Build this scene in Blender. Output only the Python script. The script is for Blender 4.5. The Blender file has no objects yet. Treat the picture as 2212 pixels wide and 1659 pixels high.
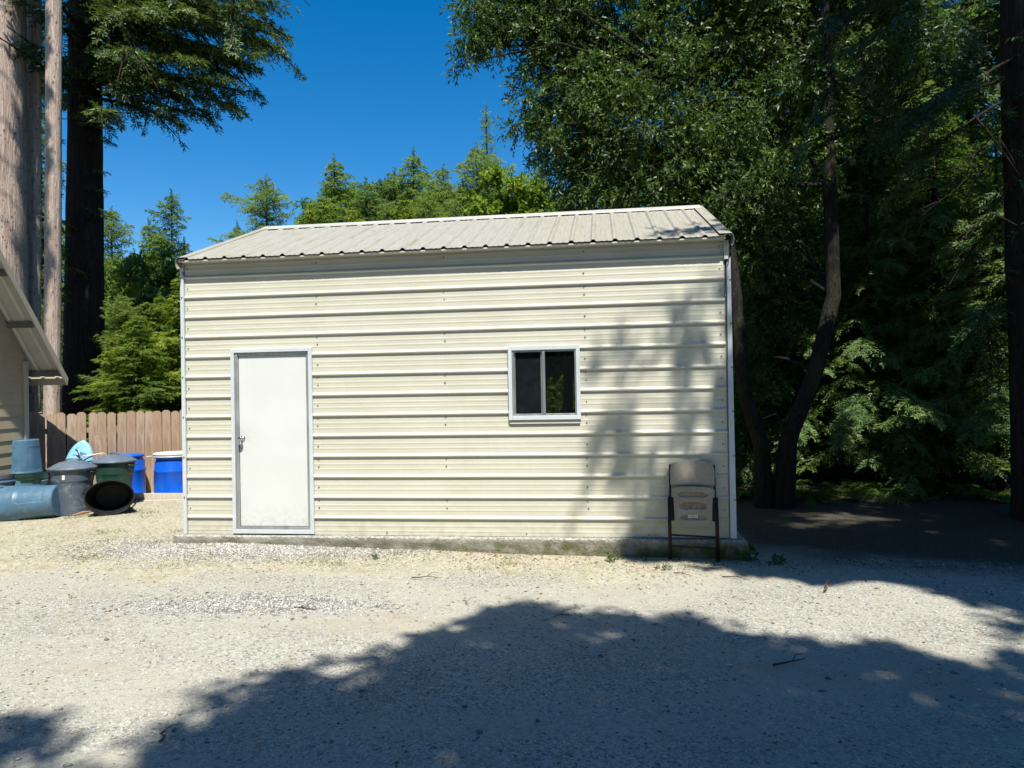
import bpy, math, random
import numpy as np
from mathutils import Matrix, Vector, noise as mnoise

# ------------------------------------------------------------------ camera
scene = bpy.context.scene
COL = scene.collection
PITCH, ROLL, EYE, FPX = math.radians(0.505), math.radians(-1.03), 1.577, 1534.0
cam_data = bpy.data.cameras.new("camera")
cam_data.sensor_width = 36.0
cam_data.lens = 36.0 * FPX / 2212.0
cam_data.clip_end = 800
cam = bpy.data.objects.new("camera", cam_data)
COL.objects.link(cam)
CAMR = Matrix.Rotation(math.pi / 2 + PITCH, 3, 'X') @ Matrix.Rotation(ROLL, 3, 'Z')
cam.matrix_world = Matrix.Translation((0, 0, EYE)) @ CAMR.to_4x4()
scene.camera = cam

# ------------------------------------------------------------------ sky + sun
SUN_EL = math.radians(61)
SUN_H = Vector((0.22, -1.036, 0)).normalized()          # horizontal direction towards the sun
SUN_DIR = (SUN_H * math.cos(SUN_EL) + Vector((0, 0, math.sin(SUN_EL)))).normalized()
world = bpy.data.worlds.new("World")
scene.world = world
world.use_nodes = True
wn, wl = world.node_tree.nodes, world.node_tree.links
bg = wn["Background"]
sky = wn.new("ShaderNodeTexSky")
sky.sky_type = 'NISHITA'
sky.sun_disc = False
sky.sun_elevation = SUN_EL
sky.sun_rotation = math.atan2(SUN_H.x, SUN_H.y)
sky.air_density = 1.0
sky.dust_density = 0.3
sky.ozone_density = 3.0
hs = wn.new("ShaderNodeHueSaturation")
hs.inputs["Saturation"].default_value = 1.45
hs.inputs["Value"].default_value = 0.95
wl.new(sky.outputs[0], hs.inputs["Color"])
wl.new(hs.outputs[0], bg.inputs["Color"])
bg.inputs["Strength"].default_value = 0.100
sd = bpy.data.lights.new("sun", 'SUN')
sd.energy = 4.6
sd.angle = math.radians(0.53)
sd.color = (1.0, 0.965, 0.86)
sun = bpy.data.objects.new("sun", sd)
COL.objects.link(sun)
sun.rotation_euler = SUN_DIR.to_track_quat('Z', 'Y').to_euler()
sun.location = (5, -20, 40)
scene.view_settings.view_transform = 'Standard'
scene.view_settings.look = 'None'
scene.view_settings.gamma = 1.0
scene.view_settings.exposure = 0.72
scene.render.engine = 'CYCLES'
cy = scene.cycles
cy.use_denoising = True
cy.max_bounces = 6
cy.diffuse_bounces = 1
cy.glossy_bounces = 2
cy.transmission_bounces = 3
cy.transparent_max_bounces = 6
cy.caustics_reflective = False
cy.caustics_refractive = False

# ------------------------------------------------------------------ small helpers
def ray(u, v):
    return CAMR @ Vector(((u - 1106) / FPX, -(v - 829.5) / FPX, -1.0))
def W(u, v, d):
    """point at distance d straight ahead, given in steps of the survey grid"""
    q = ray(u, v)
    return Vector((0, 0, EYE)) + q * (d / q.y)
def smooth(a, b, x):
    t = min(1, max(0, (x - a) / (b - a)))
    return t * t * (3 - 2 * t)
def ground_z(x, y):
    z = -0.080 - 0.120 * smooth(-4.5, 2.2, x)
    z += 0.012 * math.sin(1.1 * x + .7) * math.sin(.8 * y) + 0.006 * math.sin(3.1 * x + 1.3 * y)
    z += 0.05 * smooth(5, 9, x) * smooth(6, 10, y)
    z -= 0.06 * smooth(10.8, 12.5, y) * smooth(-5, -8, x)
    z += 5.0 * smooth(15, 60, y) * smooth(0, 40, x) + 1.8 * smooth(14, 30, y) * smooth(4, 18, x)
    z += 9.0 * smooth(38, 110, y)
    return z
def smooth_np(a, b, x):
    t = np.clip((x - a) / (b - a), 0, 1)
    return t * t * (3 - 2 * t)

def tag(o, label=None, cat=None, group=None, kind=None):
    if label: o["label"] = label
    if cat: o["category"] = cat
    if group: o["group"] = group
    if kind: o["kind"] = kind
    return o
def empty(name, loc, rot=(0, 0, 0), label=None, cat=None, group=None):
    o = bpy.data.objects.new(name, None)
    o.empty_display_size = .2
    COL.objects.link(o)
    o.location = loc
    o.rotation_euler = rot
    return tag(o, label, cat, group)
def link(name, me, parent=None):
    o = bpy.data.objects.new(name, me)
    COL.objects.link(o)
    if parent: o.parent = parent
    return o

class MB:
    def __init__(s): s.v, s.f, s.sm = [], [], []
    def add(s, vs, fs, smooth=False):
        n = len(s.v)
        s.v += [tuple(v) for v in vs]
        s.f += [tuple(i + n for i in f) for f in fs]
        s.sm += [smooth] * len(fs)
    def box(s, lo, hi):
        x0, y0, z0 = lo; x1, y1, z1 = hi
        s.add([(x0,y0,z0),(x1,y0,z0),(x1,y1,z0),(x0,y1,z0),(x0,y0,z1),(x1,y0,z1),(x1,y1,z1),(x0,y1,z1)],
              [(0,3,2,1),(4,5,6,7),(0,1,5,4),(1,2,6,5),(2,3,7,6),(3,0,4,7)])
    def tube(s, pts, rad, n=10, caps=True, smooth=True):
        pts = [Vector(p) for p in pts]
        if not hasattr(rad, '__len__'): rad = [rad] * len(pts)
        vs, fs = [], []
        prev = None
        for i, p in enumerate(pts):
            t = (pts[min(i + 1, len(pts) - 1)] - pts[max(i - 1, 0)]).normalized()
            if prev is None:
                a = t.orthogonal().normalized()
            else:
                a = (prev - t * prev.dot(t)).normalized()
            prev = a
            b = t.cross(a)
            for k in range(n):
                w = 2 * math.pi * k / n
                vs.append(p + (a * math.cos(w) + b * math.sin(w)) * rad[i])
        for i in range(len(pts) - 1):
            for k in range(n):
                fs.append((i*n+k, i*n+(k+1)%n, (i+1)*n+(k+1)%n, (i+1)*n+k))
        if caps:
            fs.append(tuple(range(n - 1, -1, -1)))
            fs.append(tuple((len(pts)-1)*n + k for k in range(n)))
        s.add(vs, fs, smooth)
    def lathe(s, prof, n=40, smooth=True, c=(0,0,0)):
        vs, fs = [], []
        for (r, z) in prof:
            for k in range(n):
                w = 2 * math.pi * k / n
                vs.append((c[0] + r*math.cos(w), c[1] + r*math.sin(w), c[2] + z))
        for i in range(len(prof) - 1):
            for k in range(n):
                fs.append((i*n+k, i*n+(k+1)%n, (i+1)*n+(k+1)%n, (i+1)*n+k))
        s.add(vs, fs, smooth)
    def prism(s, poly, axis, a, b):
        """poly: 2D points; extruded along axis from a to b"""
        n = len(poly)
        def P(p, t):
            return {'x': (t, p[0], p[1]), 'y': (p[0], t, p[1]), 'z': (p[0], p[1], t)}[axis]
        vs = [P(p, a) for p in poly] + [P(p, b) for p in poly]
        fs = [tuple(range(n)), tuple(range(2*n-1, n-1, -1))]
        fs += [(i, n+i, n+(i+1)%n, (i+1)%n) for i in range(n)]
        s.add(vs, fs)
    def build(s, name, m, parent=None, bevel=0, fix=False, solid=0):
        me = bpy.data.meshes.new(name)
        me.from_pydata(s.v, [], s.f)
        me.polygons.foreach_set("use_smooth", s.sm)
        if m: me.materials.append(m)
        me.update()
        if fix:
            import bmesh
            bm = bmesh.new(); bm.from_mesh(me)
            bmesh.ops.recalc_face_normals(bm, faces=bm.faces)
            bm.to_mesh(me); bm.free()
        o = link(name, me, parent)
        if solid:
            md = o.modifiers.new("solid", 'SOLIDIFY'); md.thickness = solid; md.offset = 0
        if bevel:
            md = o.modifiers.new("bevel", 'BEVEL'); md.width = bevel; md.segments = 2
            md.limit_method = 'ANGLE'; md.angle_limit = math.radians(40)
        return o

# ------------------------------------------------------------------ materials
class NT:
    def __init__(s, name):
        s.m = bpy.data.materials.new(name); s.m.use_nodes = True
        s.n, s.l = s.m.node_tree.nodes, s.m.node_tree.links
        s.b = s.n["Principled BSDF"]
        s.tc = s.n.new("ShaderNodeTexCoord")
    def put(s, sock, v):
        if hasattr(v, 'is_output') or isinstance(v, bpy.types.NodeSocket): s.l.new(v, sock)
        else:
            if isinstance(v, (tuple, list)) and len(v) == 3 and len(sock.default_value) == 4: v = (*v, 1)
            sock.default_value = v
    def mp(s, scale=(1,1,1), src='Object'):
        m = s.n.new("ShaderNodeMapping"); m.inputs["Scale"].default_value = scale
        s.l.new(s.tc.outputs[src], m.inputs["Vector"]); return m.outputs[0]
    def noise(s, scale, detail=4, rough=.55, vec=None, dist=0):
        t = s.n.new("ShaderNodeTexNoise")
        t.inputs["Scale"].default_value = scale; t.inputs["Detail"].default_value = detail
        t.inputs["Roughness"].default_value = rough; t.inputs["Distortion"].default_value = dist
        s.l.new(vec if vec else s.tc.outputs["Object"], t.inputs["Vector"]); return t.outputs["Fac"]
    def voro(s, scale, out="Distance", vec=None, feature='F1'):
        t = s.n.new("ShaderNodeTexVoronoi"); t.feature = feature; t.inputs["Scale"].default_value = scale
        s.l.new(vec if vec else s.tc.outputs["Object"], t.inputs["Vector"]); return t.outputs[out]
    def math(s, op, a, b=0.0, clamp=False):
        t = s.n.new("ShaderNodeMath"); t.operation = op; t.use_clamp = clamp
        s.put(t.inputs[0], a); s.put(t.inputs[1], b); return t.outputs[0]
    def ramp(s, v, a, b, lo=0.0, hi=1.0):
        t = s.n.new("ShaderNodeMapRange"); t.interpolation_type = 'SMOOTHSTEP'
        s.put(t.inputs[0], v); t.inputs[1].default_value = a; t.inputs[2].default_value = b
        t.inputs[3].default_value = lo; t.inputs[4].default_value = hi; return t.outputs[0]
    def mix(s, f, a, b, mode='MIX'):
        t = s.n.new("ShaderNodeMix"); t.data_type = 'RGBA'; t.blend_type = mode
        s.put(t.inputs[0], f); s.put(t.inputs[6], a); s.put(t.inputs[7], b); return t.outputs[2]
    def attr(s, name):
        t = s.n.new("ShaderNodeAttribute"); t.attribute_name = name; return t.outputs["Fac"]
    def xyz(s):
        t = s.n.new("ShaderNodeSeparateXYZ"); s.l.new(s.tc.outputs["Object"], t.inputs[0]); return t.outputs
    def bump(s, h, strength=.5, dist=.01):
        t = s.n.new("ShaderNodeBump"); t.inputs["Strength"].default_value = strength
        t.inputs["Distance"].default_value = dist; s.l.new(h, t.inputs["Height"])
        s.l.new(t.outputs[0], s.b.inputs["Normal"]); return t.outputs[0]
    def base(s, c, rough=.6, metal=0, spec=None):
        s.put(s.b.inputs["Base Color"], c); s.put(s.b.inputs["Roughness"], rough); s.put(s.b.inputs["Metallic"], metal)
        if spec is not None: s.b.inputs["Specular IOR Level"].default_value = spec
        return s

def mat(name, c, rough=.6, metal=0, var=.12, scale=6, bump=0, bscale=80, dirt=None, dirt_amt=.5, spec=None, stretch=(1,1,1)):
    t = NT(name)
    v = t.mp(stretch)
    n = t.noise(scale, 5, .6, v)
    k = t.ramp(n, .25, .75)
    lo = tuple(x * (1 - var) for x in c); hi = tuple(min(1, x * (1 + var)) for x in c)
    col = t.mix(k, lo, hi)
    if dirt:
        d = t.noise(scale * 1.7, 8, .7, v)
        col = t.mix(t.math('MULTIPLY', t.ramp(d, .5, .72), dirt_amt), col, dirt)
    t.base(col, t.ramp(n, 0, 1, max(0, rough - .08), min(1, rough + .08)), metal, spec)
    if bump: t.bump(t.noise(bscale, 5, .6, v), bump, .004)
    return t.m

def leaf_mat(name, cols, rough=.5, spec=.35, trans=.3, tcol=None):
    """cols: dark, mid, bright leaf colours picked per leaf and per branch"""
    t = NT(name)
    r = t.attr("leaf_tone"); cl = t.noise(.9, 3, .6)
    a = t.mix(t.ramp(r, 0, .75), cols[0], cols[1])
    a = t.mix(t.ramp(t.math('ADD', t.math('MULTIPLY', r, .5), t.math('MULTIPLY', cl, .6)), .45, .85), a, cols[2])
    t.base(a, rough, 0, spec)
    tr = t.n.new("ShaderNodeBsdfTranslucent")
    tint = t.mix(1.0, a, tcol or (1.5, 1.5, .6), 'MULTIPLY')
    t.l.new(tint, tr.inputs[0])
    mx = t.n.new("ShaderNodeMixShader"); mx.inputs[0].default_value = trans
    t.l.new(t.b.outputs[0], mx.inputs[1]); t.l.new(tr.outputs[0], mx.inputs[2])
    t.l.new(mx.outputs[0], t.n["Material Output"].inputs[0])
    return t.m

def bark_mat(name, c1, c2, c3, moss=None):
    t = NT(name)
    v = t.mp((9, 9, .7)); v2 = t.mp((30, 30, 3))
    n = t.noise(1.6, 6, .65, v, .4); n2 = t.noise(1.5, 4, .6, v2)
    fl = t.voro(9, vec=t.mp((1, 1, .55)))
    col = t.mix(t.ramp(n, .3, .7), c1, c2)
    col = t.mix(t.ramp(n2, .5, .8), col, c3)
    col = t.mix(t.math('MULTIPLY', t.ramp(fl, .24, .08), .8), col, tuple(x * .25 for x in c1))
    tick = t.noise(1.0, 4, .75, t.mp((22, 22, 13)))
    col = t.mix(t.math('MULTIPLY', t.ramp(tick, .56, .66), .75), col, tuple(x * .32 for x in c1))
    if moss: col = t.mix(t.math('MULTIPLY', t.ramp(t.noise(1.2, 4), .5, .7), .7), col, moss)
    t.base(col, .9, 0, .15)
    t.bump(t.math('ADD', n, t.math('MULTIPLY', n2, .5)), 1.0, .05)
    return t.m

M = {}
# shed steel: cream paint, chalky and streaked with thin dirt lines
def wall_paint():
    t = NT("cream painted steel")
    n = t.noise(1.2, 4); streak = t.noise(2.0, 5, .6, t.mp((7, 1, .35)))
    col = t.mix(t.ramp(n, .3, .7), (.585, .565, .465), (.635, .615, .515))
    col = t.mix(t.math('MULTIPLY', t.ramp(streak, .52, .75), .13), col, (.44, .42, .33))
    z = t.xyz()[2]
    low = t.math('MULTIPLY', t.ramp(z, .35, .0), t.ramp(t.noise(9, 6, .7), .4, .7))
    col = t.mix(t.math('MULTIPLY', low, .45), col, (.36, .33, .22))
    t.base(col, .45, 0, .35); t.bump(t.noise(2.2, 3), .30, .03)
    return t.m
M['wall'] = wall_paint()
def roof_paint():
    t = NT("weathered roof steel")
    st = t.noise(3, 6, .65, t.mp((22, 1.1, 1.1))); bl = t.noise(1.6, 4)
    col = t.mix(t.ramp(st, .35, .7), (.335, .318, .275), (.41, .392, .345))
    col = t.mix(t.math('MULTIPLY', t.ramp(t.noise(2.2, 5, .7, t.mp((6, .8, .8))), .5, .68), t.ramp(bl, .35, .6, 0, .75)), col, (.27, .26, .155))
    t.base(col, .45, 0, .5); t.bump(bl, .1, .02)
    return t.m
M['roof'] = roof_paint()
M['trim'] = mat("white painted trim", (.60, .64, .68), .35, 0, .05, 3, dirt=(.4, .42, .42), dirt_amt=.25)
M['alu'] = mat("mill aluminium", (.52, .55, .56), .38, .75, .15, 9, dirt=(.25, .27, .27), dirt_amt=.5, stretch=(1, 1, .3))
M['door'] = mat("white door skin", (.70, .70, .67), .5, 0, .03, 1.5, bump=.25, bscale=160, dirt=(.60, .56, .48), dirt_amt=.22)
def door_skin():
    t = NT("white door skin"); x, y, z = t.xyz()
    n = t.noise(2, 4); f = t.noise(14, 7, .75)
    col = t.mix(t.ramp(n, .3, .7), (.675, .685, .67), (.71, .72, .71))
    low = t.math('MULTIPLY', t.ramp(z, .45, .08), t.ramp(f, .42, .68))
    col = t.mix(t.math('MULTIPLY', low, .5), col, (.50, .43, .33))
    hand = t.math('MULTIPLY', t.ramp(t.math('ABSOLUTE', t.math('SUBTRACT', z, 1.12)), .28, .0), t.ramp(t.math('SUBTRACT', x, .64), .30, .02))
    col = t.mix(t.math('MULTIPLY', t.math('MULTIPLY', hand, t.ramp(f, .35, .65)), .35), col, (.45, .43, .40))
    run = t.noise(2, 5, .7, t.mp((16, 1, .5)))
    col = t.mix(t.math('MULTIPLY', t.ramp(run, .55, .75), .18), col, (.50, .48, .42))
    t.base(col, .5, 0, .35); t.bump(t.noise(150, 3), .25, .003)
    return t.m
M['door'] = door_skin()
M['chrome'] = mat("chrome", (.6, .6, .6), .15, 1, .05)
M['screw'] = mat("galvanised screw", (.22, .21, .19), .5, .5, .2, 40)
def glass():
    t = NT("window glass")
    t.base((.004, .006, .006), .02, 0, 1.0); t.b.inputs["IOR"].default_value = 1.9
    return t.m
M['glass'] = glass()
M['screen'] = mat("insect screen mesh", (.006, .009, .012), .6, 0, .35, 5, bump=.3, bscale=600, dirt=(.02, .025, .027), dirt_amt=.5, spec=.08)
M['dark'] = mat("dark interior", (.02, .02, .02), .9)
def concrete():
    t = NT("mossy concrete")
    n = t.noise(4, 7, .7); n2 = t.noise(30, 5, .7); x, y, z = t.xyz()
    col = t.mix(t.ramp(n, .3, .7), (.16, .15, .125), (.33, .31, .27))
    col = t.mix(t.math('MULTIPLY', t.ramp(z, -.06, .0), t.ramp(n2, .4, .6)), col, (.50, .49, .45))
    moss = t.math('MULTIPLY', t.ramp(z, -.01, -.09), t.ramp(t.noise(5.5, 6, .7), .38, .62))
    moss = t.math('MULTIPLY', moss, t.ramp(x, .8, 5.8, .35, 1))
    col = t.mix(moss, col, (.10, .105, .03))
    t.base(col, .92, 0, .2); t.bump(t.math('ADD', n, n2), .9, .02)
    return t.m
M['slab'] = concrete()
M['siding'] = mat("tan siding", (.50, .415, .28), .7, 0, .1, 3)
M['fascia'] = mat("tan fascia board", (.56, .50, .38), .6, 0, .08, 3, stretch=(1, .2, .2))
M['soffit'] = mat("galvanised roof sheet", (.60, .565, .49), .45, .1, .1, 3)
M['purlin'] = mat("roof purlin timber", (.20, .18, .15), .8, 0, .2, 3)
def wood(name, a, b, c):
    t = NT(name)
    n = t.noise(2.2, 6, .65, t.mp((14, 14, .9)), .6); p = t.attr("tone")
    inf = t.n.new("ShaderNodeObjectInfo")
    col = t.mix(t.ramp(n, .3, .7), a, b)
    col = t.mix(t.math('MULTIPLY', inf.outputs["Random"], .85), col, c)
    streak = t.noise(3.5, 5, .7, t.mp((40, 40, 1.2)))
    col = t.mix(t.math('MULTIPLY', t.ramp(streak, .52, .7), .6), col, tuple(q * .45 for q in a))
    knots = t.voro(5.5, vec=t.mp((1, 1, .5)))
    col = t.mix(t.math('MULTIPLY', t.ramp(knots, .09, .03), .7), col, (.10, .055, .03))
    t.base(col, .85, 0, .2); t.bump(n, .7, .01)
    return t.m
M['picket'] = wood("weathered cedar", (.26, .175, .12), (.54, .42, .32), (.38, .25, .17))
M['board'] = wood("grey weathered lumber", (.55, .50, .42), (.66, .62, .54), (.45, .38, .30))
P_SLATE = mat("slate blue plastic", (.065, .145, .235), .42, 0, .14, 7, bump=.15, bscale=60, dirt=(.26, .30, .32), dirt_amt=.35)
P_GREY = mat("grey blue plastic", (.085, .115, .165), .45, 0, .18, 6, bump=.15, bscale=60, dirt=(.38, .38, .36), dirt_amt=.5)
P_LID = mat("faded grey plastic lid", (.11, .145, .19), .42, 0, .12, 6, dirt=(.30, .32, .33), dirt_amt=.3)
P_GREEN = mat("dark green plastic", (.018, .062, .048), .42, 0, .15, 6, dirt=(.14, .18, .16), dirt_amt=.35)
P_BLUE = mat("blue drum plastic", (.005, .10, .62), .33, 0, .12, 4, dirt=(.06, .2, .6), dirt_amt=.4)
P_BLACK = mat("black plastic", (.012, .013, .016), .5, 0, .2, 6, dirt=(.08, .08, .09), dirt_amt=.4)
P_PALE = mat("pale blue plastic", (.22, .50, .72), .4, 0, .08, 6, dirt=(.5, .6, .65), dirt_amt=.4)
P_WHITE = mat("white plastic", (.72, .72, .70), .4, 0, .05, 6, dirt=(.4, .4, .38), dirt_amt=.3)
STEEL_DK = mat("dark bronze tube", (.018, .018, .018), .4, .4, .2, 20)
def chair_plastic():
    t = NT("mildewed chair plastic")
    n = t.noise(5, 7, .75); n2 = t.noise(22, 6, .75); pit = t.attr("recess")
    col = t.mix(t.ramp(n, .35, .7), (.40, .36, .295), (.32, .275, .205))
    col = t.mix(t.math('MULTIPLY', t.ramp(n2, .55, .68), .65), col, (.20, .17, .13))
    col = t.mix(t.math('MULTIPLY', pit, .85), col, t.mix(t.ramp(n2, .4, .6), (.20, .14, .08), (.33, .26, .17)))
    t.base(col, .55, 0, .3); t.bump(n2, .15, .004)
    return t.m
M['chair'] = chair_plastic()
LEAF_LAUREL = leaf_mat("laurel leaf", ((.036, .074, .018), (.068, .130, .030), (.13, .20, .045)), .47, .42, .28)
LEAF_RED = leaf_mat("redwood needle", ((.016, .046, .018), (.030, .075, .024), (.068, .125, .034)), .5, .4, .22)
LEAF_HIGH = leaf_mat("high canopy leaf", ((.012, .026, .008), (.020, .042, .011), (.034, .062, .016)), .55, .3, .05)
LEAF_YOUNG = leaf_mat("young redwood needle", ((.065, .13, .045), (.12, .20, .065), (.20, .29, .09)), .5, .35, .35)
LEAF_RED_OLD = leaf_mat("old redwood needle", ((.020, .052, .020), (.042, .095, .030), (.12, .17, .042)), .5, .35, .22)
LEAF_FIR = leaf_mat("fir needle", ((.065, .12, .034), (.115, .19, .045), (.22, .30, .06)), .55, .25, .45)
LEAF_BLUE = leaf_mat("blue green needle", ((.060, .115, .062), (.10, .175, .085), (.19, .27, .10)), .55, .25, .45)
LEAF_YEL = leaf_mat("yellow green needle", ((.095, .155, .026), (.17, .245, .034), (.29, .35, .05)), .55, .3, .3)
LEAF_PALE = leaf_mat("pale conifer needle", ((.10, .16, .06), (.16, .235, .08), (.25, .33, .11)), .6, .3, .4)
LEAF_MAPLE = leaf_mat("maple leaf", ((.10, .17, .02), (.18, .27, .03), (.30, .38, .05)), .5, .3, .45)
LEAF_FERN = leaf_mat("fern frond", ((.03, .07, .015), (.06, .12, .025), (.12, .19, .04)), .5, .3, .3)
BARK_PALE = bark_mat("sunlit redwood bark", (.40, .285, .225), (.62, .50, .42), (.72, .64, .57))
BARK_SHADE = bark_mat("shade darkened redwood bark", (.018, .013, .011), (.04, .028, .023), (.08, .058, .048))  # same redwood bark as the sunlit one, darkened to carry the trunk's shade
BARK_EDGE = bark_mat("shaded redwood bark", (.022, .017, .014), (.045, .034, .028), (.08, .06, .05))  # redwood bark again, with the forest shade put into its colour
BARK_GREY = bark_mat("grey laurel bark", (.014, .013, .011), (.028, .026, .021), (.055, .052, .042), moss=(.05, .06, .02))
BARK_TWIG = bark_mat("twig bark", (.09, .065, .05), (.15, .115, .09), (.2, .16, .13))

# ------------------------------------------------------------------ foliage engine (numpy)
def nrm(a):
    return a / np.maximum(np.linalg.norm(a, axis=-1, keepdims=True), 1e-9)
class Leaves:
    """collects leaf blades (pos, direction, normal, length, width, tone)"""
    def __init__(s, seed): s.c = []; s.rng = np.random.default_rng(seed)
    def add(s, p, d, n, l, w, tone):
        k = len(p)
        s.c.append((p, nrm(d), n, np.broadcast_to(l, (k,)), np.broadcast_to(w, (k,)), np.broadcast_to(tone, (k,))))
    def spray(s, base, end, droop, twig_len, twig_step, leaf_len, leaf_w, leaf_step, tone=0., up=.0, start=.12, fluff=.25):
        """a flat conifer bough: axis base->end (sagging), side twigs, needles along each twig"""
        rng = s.rng
        base = np.array(base, float); end = np.array(end, float)
        L = np.linalg.norm(end - base)
        nt = max(3, int(L * (1 - start) / twig_step))
        t = np.linspace(start, 1, nt) + rng.uniform(-.4, .4, nt) / nt
        t = np.clip(t, 0, 1)
        ax = base + (end - base) * t[:, None]; ax[:, 2] += -droop * L * (t * t) + up * L * 4 * t * (1 - t) * .25
        T = np.tile(nrm(end - base), (nt, 1)); T[:, 2] += -2 * droop * t; T = nrm(T)
        S = nrm(np.cross(T, [0, 0, 1.]) + 1e-6)
        nk = max(3, int(twig_len / leaf_step))
        for side in (-1, 1):
            ang = rng.uniform(.6, 1.15, nt)
            tl = twig_len * (1.0 - .62 * t ** 1.5) * rng.uniform(.55, 1.15, nt)
            td = T * np.cos(ang)[:, None] + side * S * np.sin(ang)[:, None]
            td[:, 2] += rng.normal(-.12 - .3 * droop, .22, nt); td = nrm(td)
            k = (np.arange(nk) + .5) / nk
            q = ax[:, None, :] + td[:, None, :] * (tl[:, None] * k[None, :])[:, :, None]
            q[:, :, 2] -= (tl[:, None] * k[None, :] ** 2) * .22
            tn = nrm(np.cross(td, S) + rng.normal(0, .15, td.shape))
            tn[tn[:, 2] < 0] *= -1
            for ls in (-1, 1):
                b = nrm(np.cross(tn, td))
                a2 = rng.uniform(.5, .95, (nt, nk))
                ld = td[:, None, :] * np.cos(a2)[:, :, None] + ls * b[:, None, :] * np.sin(a2)[:, :, None]
                ld = ld + rng.normal(0, fluff, ld.shape)
                ll = leaf_len * rng.uniform(.6, 1.2, (nt, nk)) * (1 - .35 * k)[None, :]
                nn = np.broadcast_to(tn[:, None, :], ld.shape) + rng.normal(0, .3, ld.shape)
                tw = np.clip(tone + .55 * rng.random((nt, 1)) + .4 * rng.random((nt, nk)) + .15 * t[:, None], 0, 1)
                s.add(q.reshape(-1, 3), ld.reshape(-1, 3), nn.reshape(-1, 3), ll.ravel(), leaf_w * rng.uniform(.8, 1.2, nt * nk), tw.ravel())
    def cluster(s, c, r, n_twig, per, leaf_len, leaf_w, tone=0., hang=.35, shell=.55, twig=.3):
        """broadleaf mass: twigs through an ellipsoid with leaves set round each twig"""
        rng = s.rng
        c = np.array(c, float); r = np.array(r if hasattr(r, '__len__') else (r, r, r), float)
        ns = max(3, n_twig // 16)
        d = nrm(rng.normal(0, 1, (ns, 3))); rad = (shell + (1 - shell) * rng.random(ns) ** .6) * rng.uniform(.35, 1.08, ns) ** .5
        sub = d * rad[:, None]; pick = rng.integers(0, ns, n_twig)
        b0 = sub[pick] + rng.normal(0, .13, (n_twig, 3)) / max(.5, r.max())
        rad = np.linalg.norm(b0, axis=1); d = nrm(b0)
        b = c + d * rad[:, None] * r
        td = d * .8 + rng.normal(0, .5, d.shape); td[:, 2] -= hang; td = nrm(td)
        k = (np.arange(per) + .5) / per
        tl = twig * rng.uniform(.5, 1.3, n_twig)
        q = b[:, None, :] + td[:, None, :] * (tl[:, None] * k[None, :])[:, :, None]
        q[:, :, 2] -= hang * .5 * tl[:, None] * k[None, :] ** 2
        a = rng.uniform(0, 6.283, (n_twig, per))
        u = nrm(np.cross(td, [0.3, .2, 1.])); w = np.cross(td, u)
        out = u[:, None, :] * np.cos(a)[:, :, None] + w[:, None, :] * np.sin(a)[:, :, None]
        ld = td[:, None, :] * .75 + out * .8; ld[:, :, 2] -= .15
        nn = np.cross(ld, rng.normal(0, 1, ld.shape)) ; nn = nrm(nn) + np.array([0, 0, .6])
        tw = np.clip(tone + .6 * rng.random((n_twig, 1)) + .4 * rng.random((n_twig, per)), 0, 1)
        s.add(q.reshape(-1, 3), ld.reshape(-1, 3), nn.reshape(-1, 3), leaf_len * rng.uniform(.6, 1.15, n_twig * per), leaf_w * rng.uniform(.8, 1.2, n_twig * per), tw.ravel())
    def mesh(s, name, m, offset=(0, 0, 0), keep=None):
        if keep is not None:
            s.c = [tuple(q[k] for q in c) for c in s.c for k in (keep(c[0]),)]
        p = np.concatenate([c[0] for c in s.c]) - np.array(offset, float)
        d = np.concatenate([c[1] for c in s.c]); n = np.concatenate([c[2] for c in s.c])
        l = np.concatenate([c[3] for c in s.c])[:, None]; w = np.concatenate([c[4] for c in s.c])[:, None]
        tone = np.concatenate([c[5] for c in s.c])
        b = nrm(np.cross(d, n)); nn = np.cross(b, d)
        N = len(p)
        v = np.empty((N, 4, 3), np.float32)
        v[:, 0] = p; v[:, 1] = p + d * l * .45 - b * w * .5 + nn * l * .06
        v[:, 2] = p + d * l - nn * l * .08; v[:, 3] = p + d * l * .45 + b * w * .5 + nn * l * .06
        me = bpy.data.meshes.new(name)
        me.vertices.add(N * 4); me.loops.add(N * 4); me.polygons.add(N)
        me.vertices.foreach_set("co", v.ravel())
        me.loops.foreach_set("vertex_index", np.arange(N * 4, dtype=np.int32))
        me.polygons.foreach_set("loop_start", np.arange(0, N * 4, 4, dtype=np.int32))
        at = me.attributes.new("leaf_tone", 'FLOAT', 'FACE')
        at.data.foreach_set("value", tone.astype(np.float32))
        me.materials.append(m)
        me.update()
        LEAFN[0] += N
        return me
LEAFN = [0]

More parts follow.
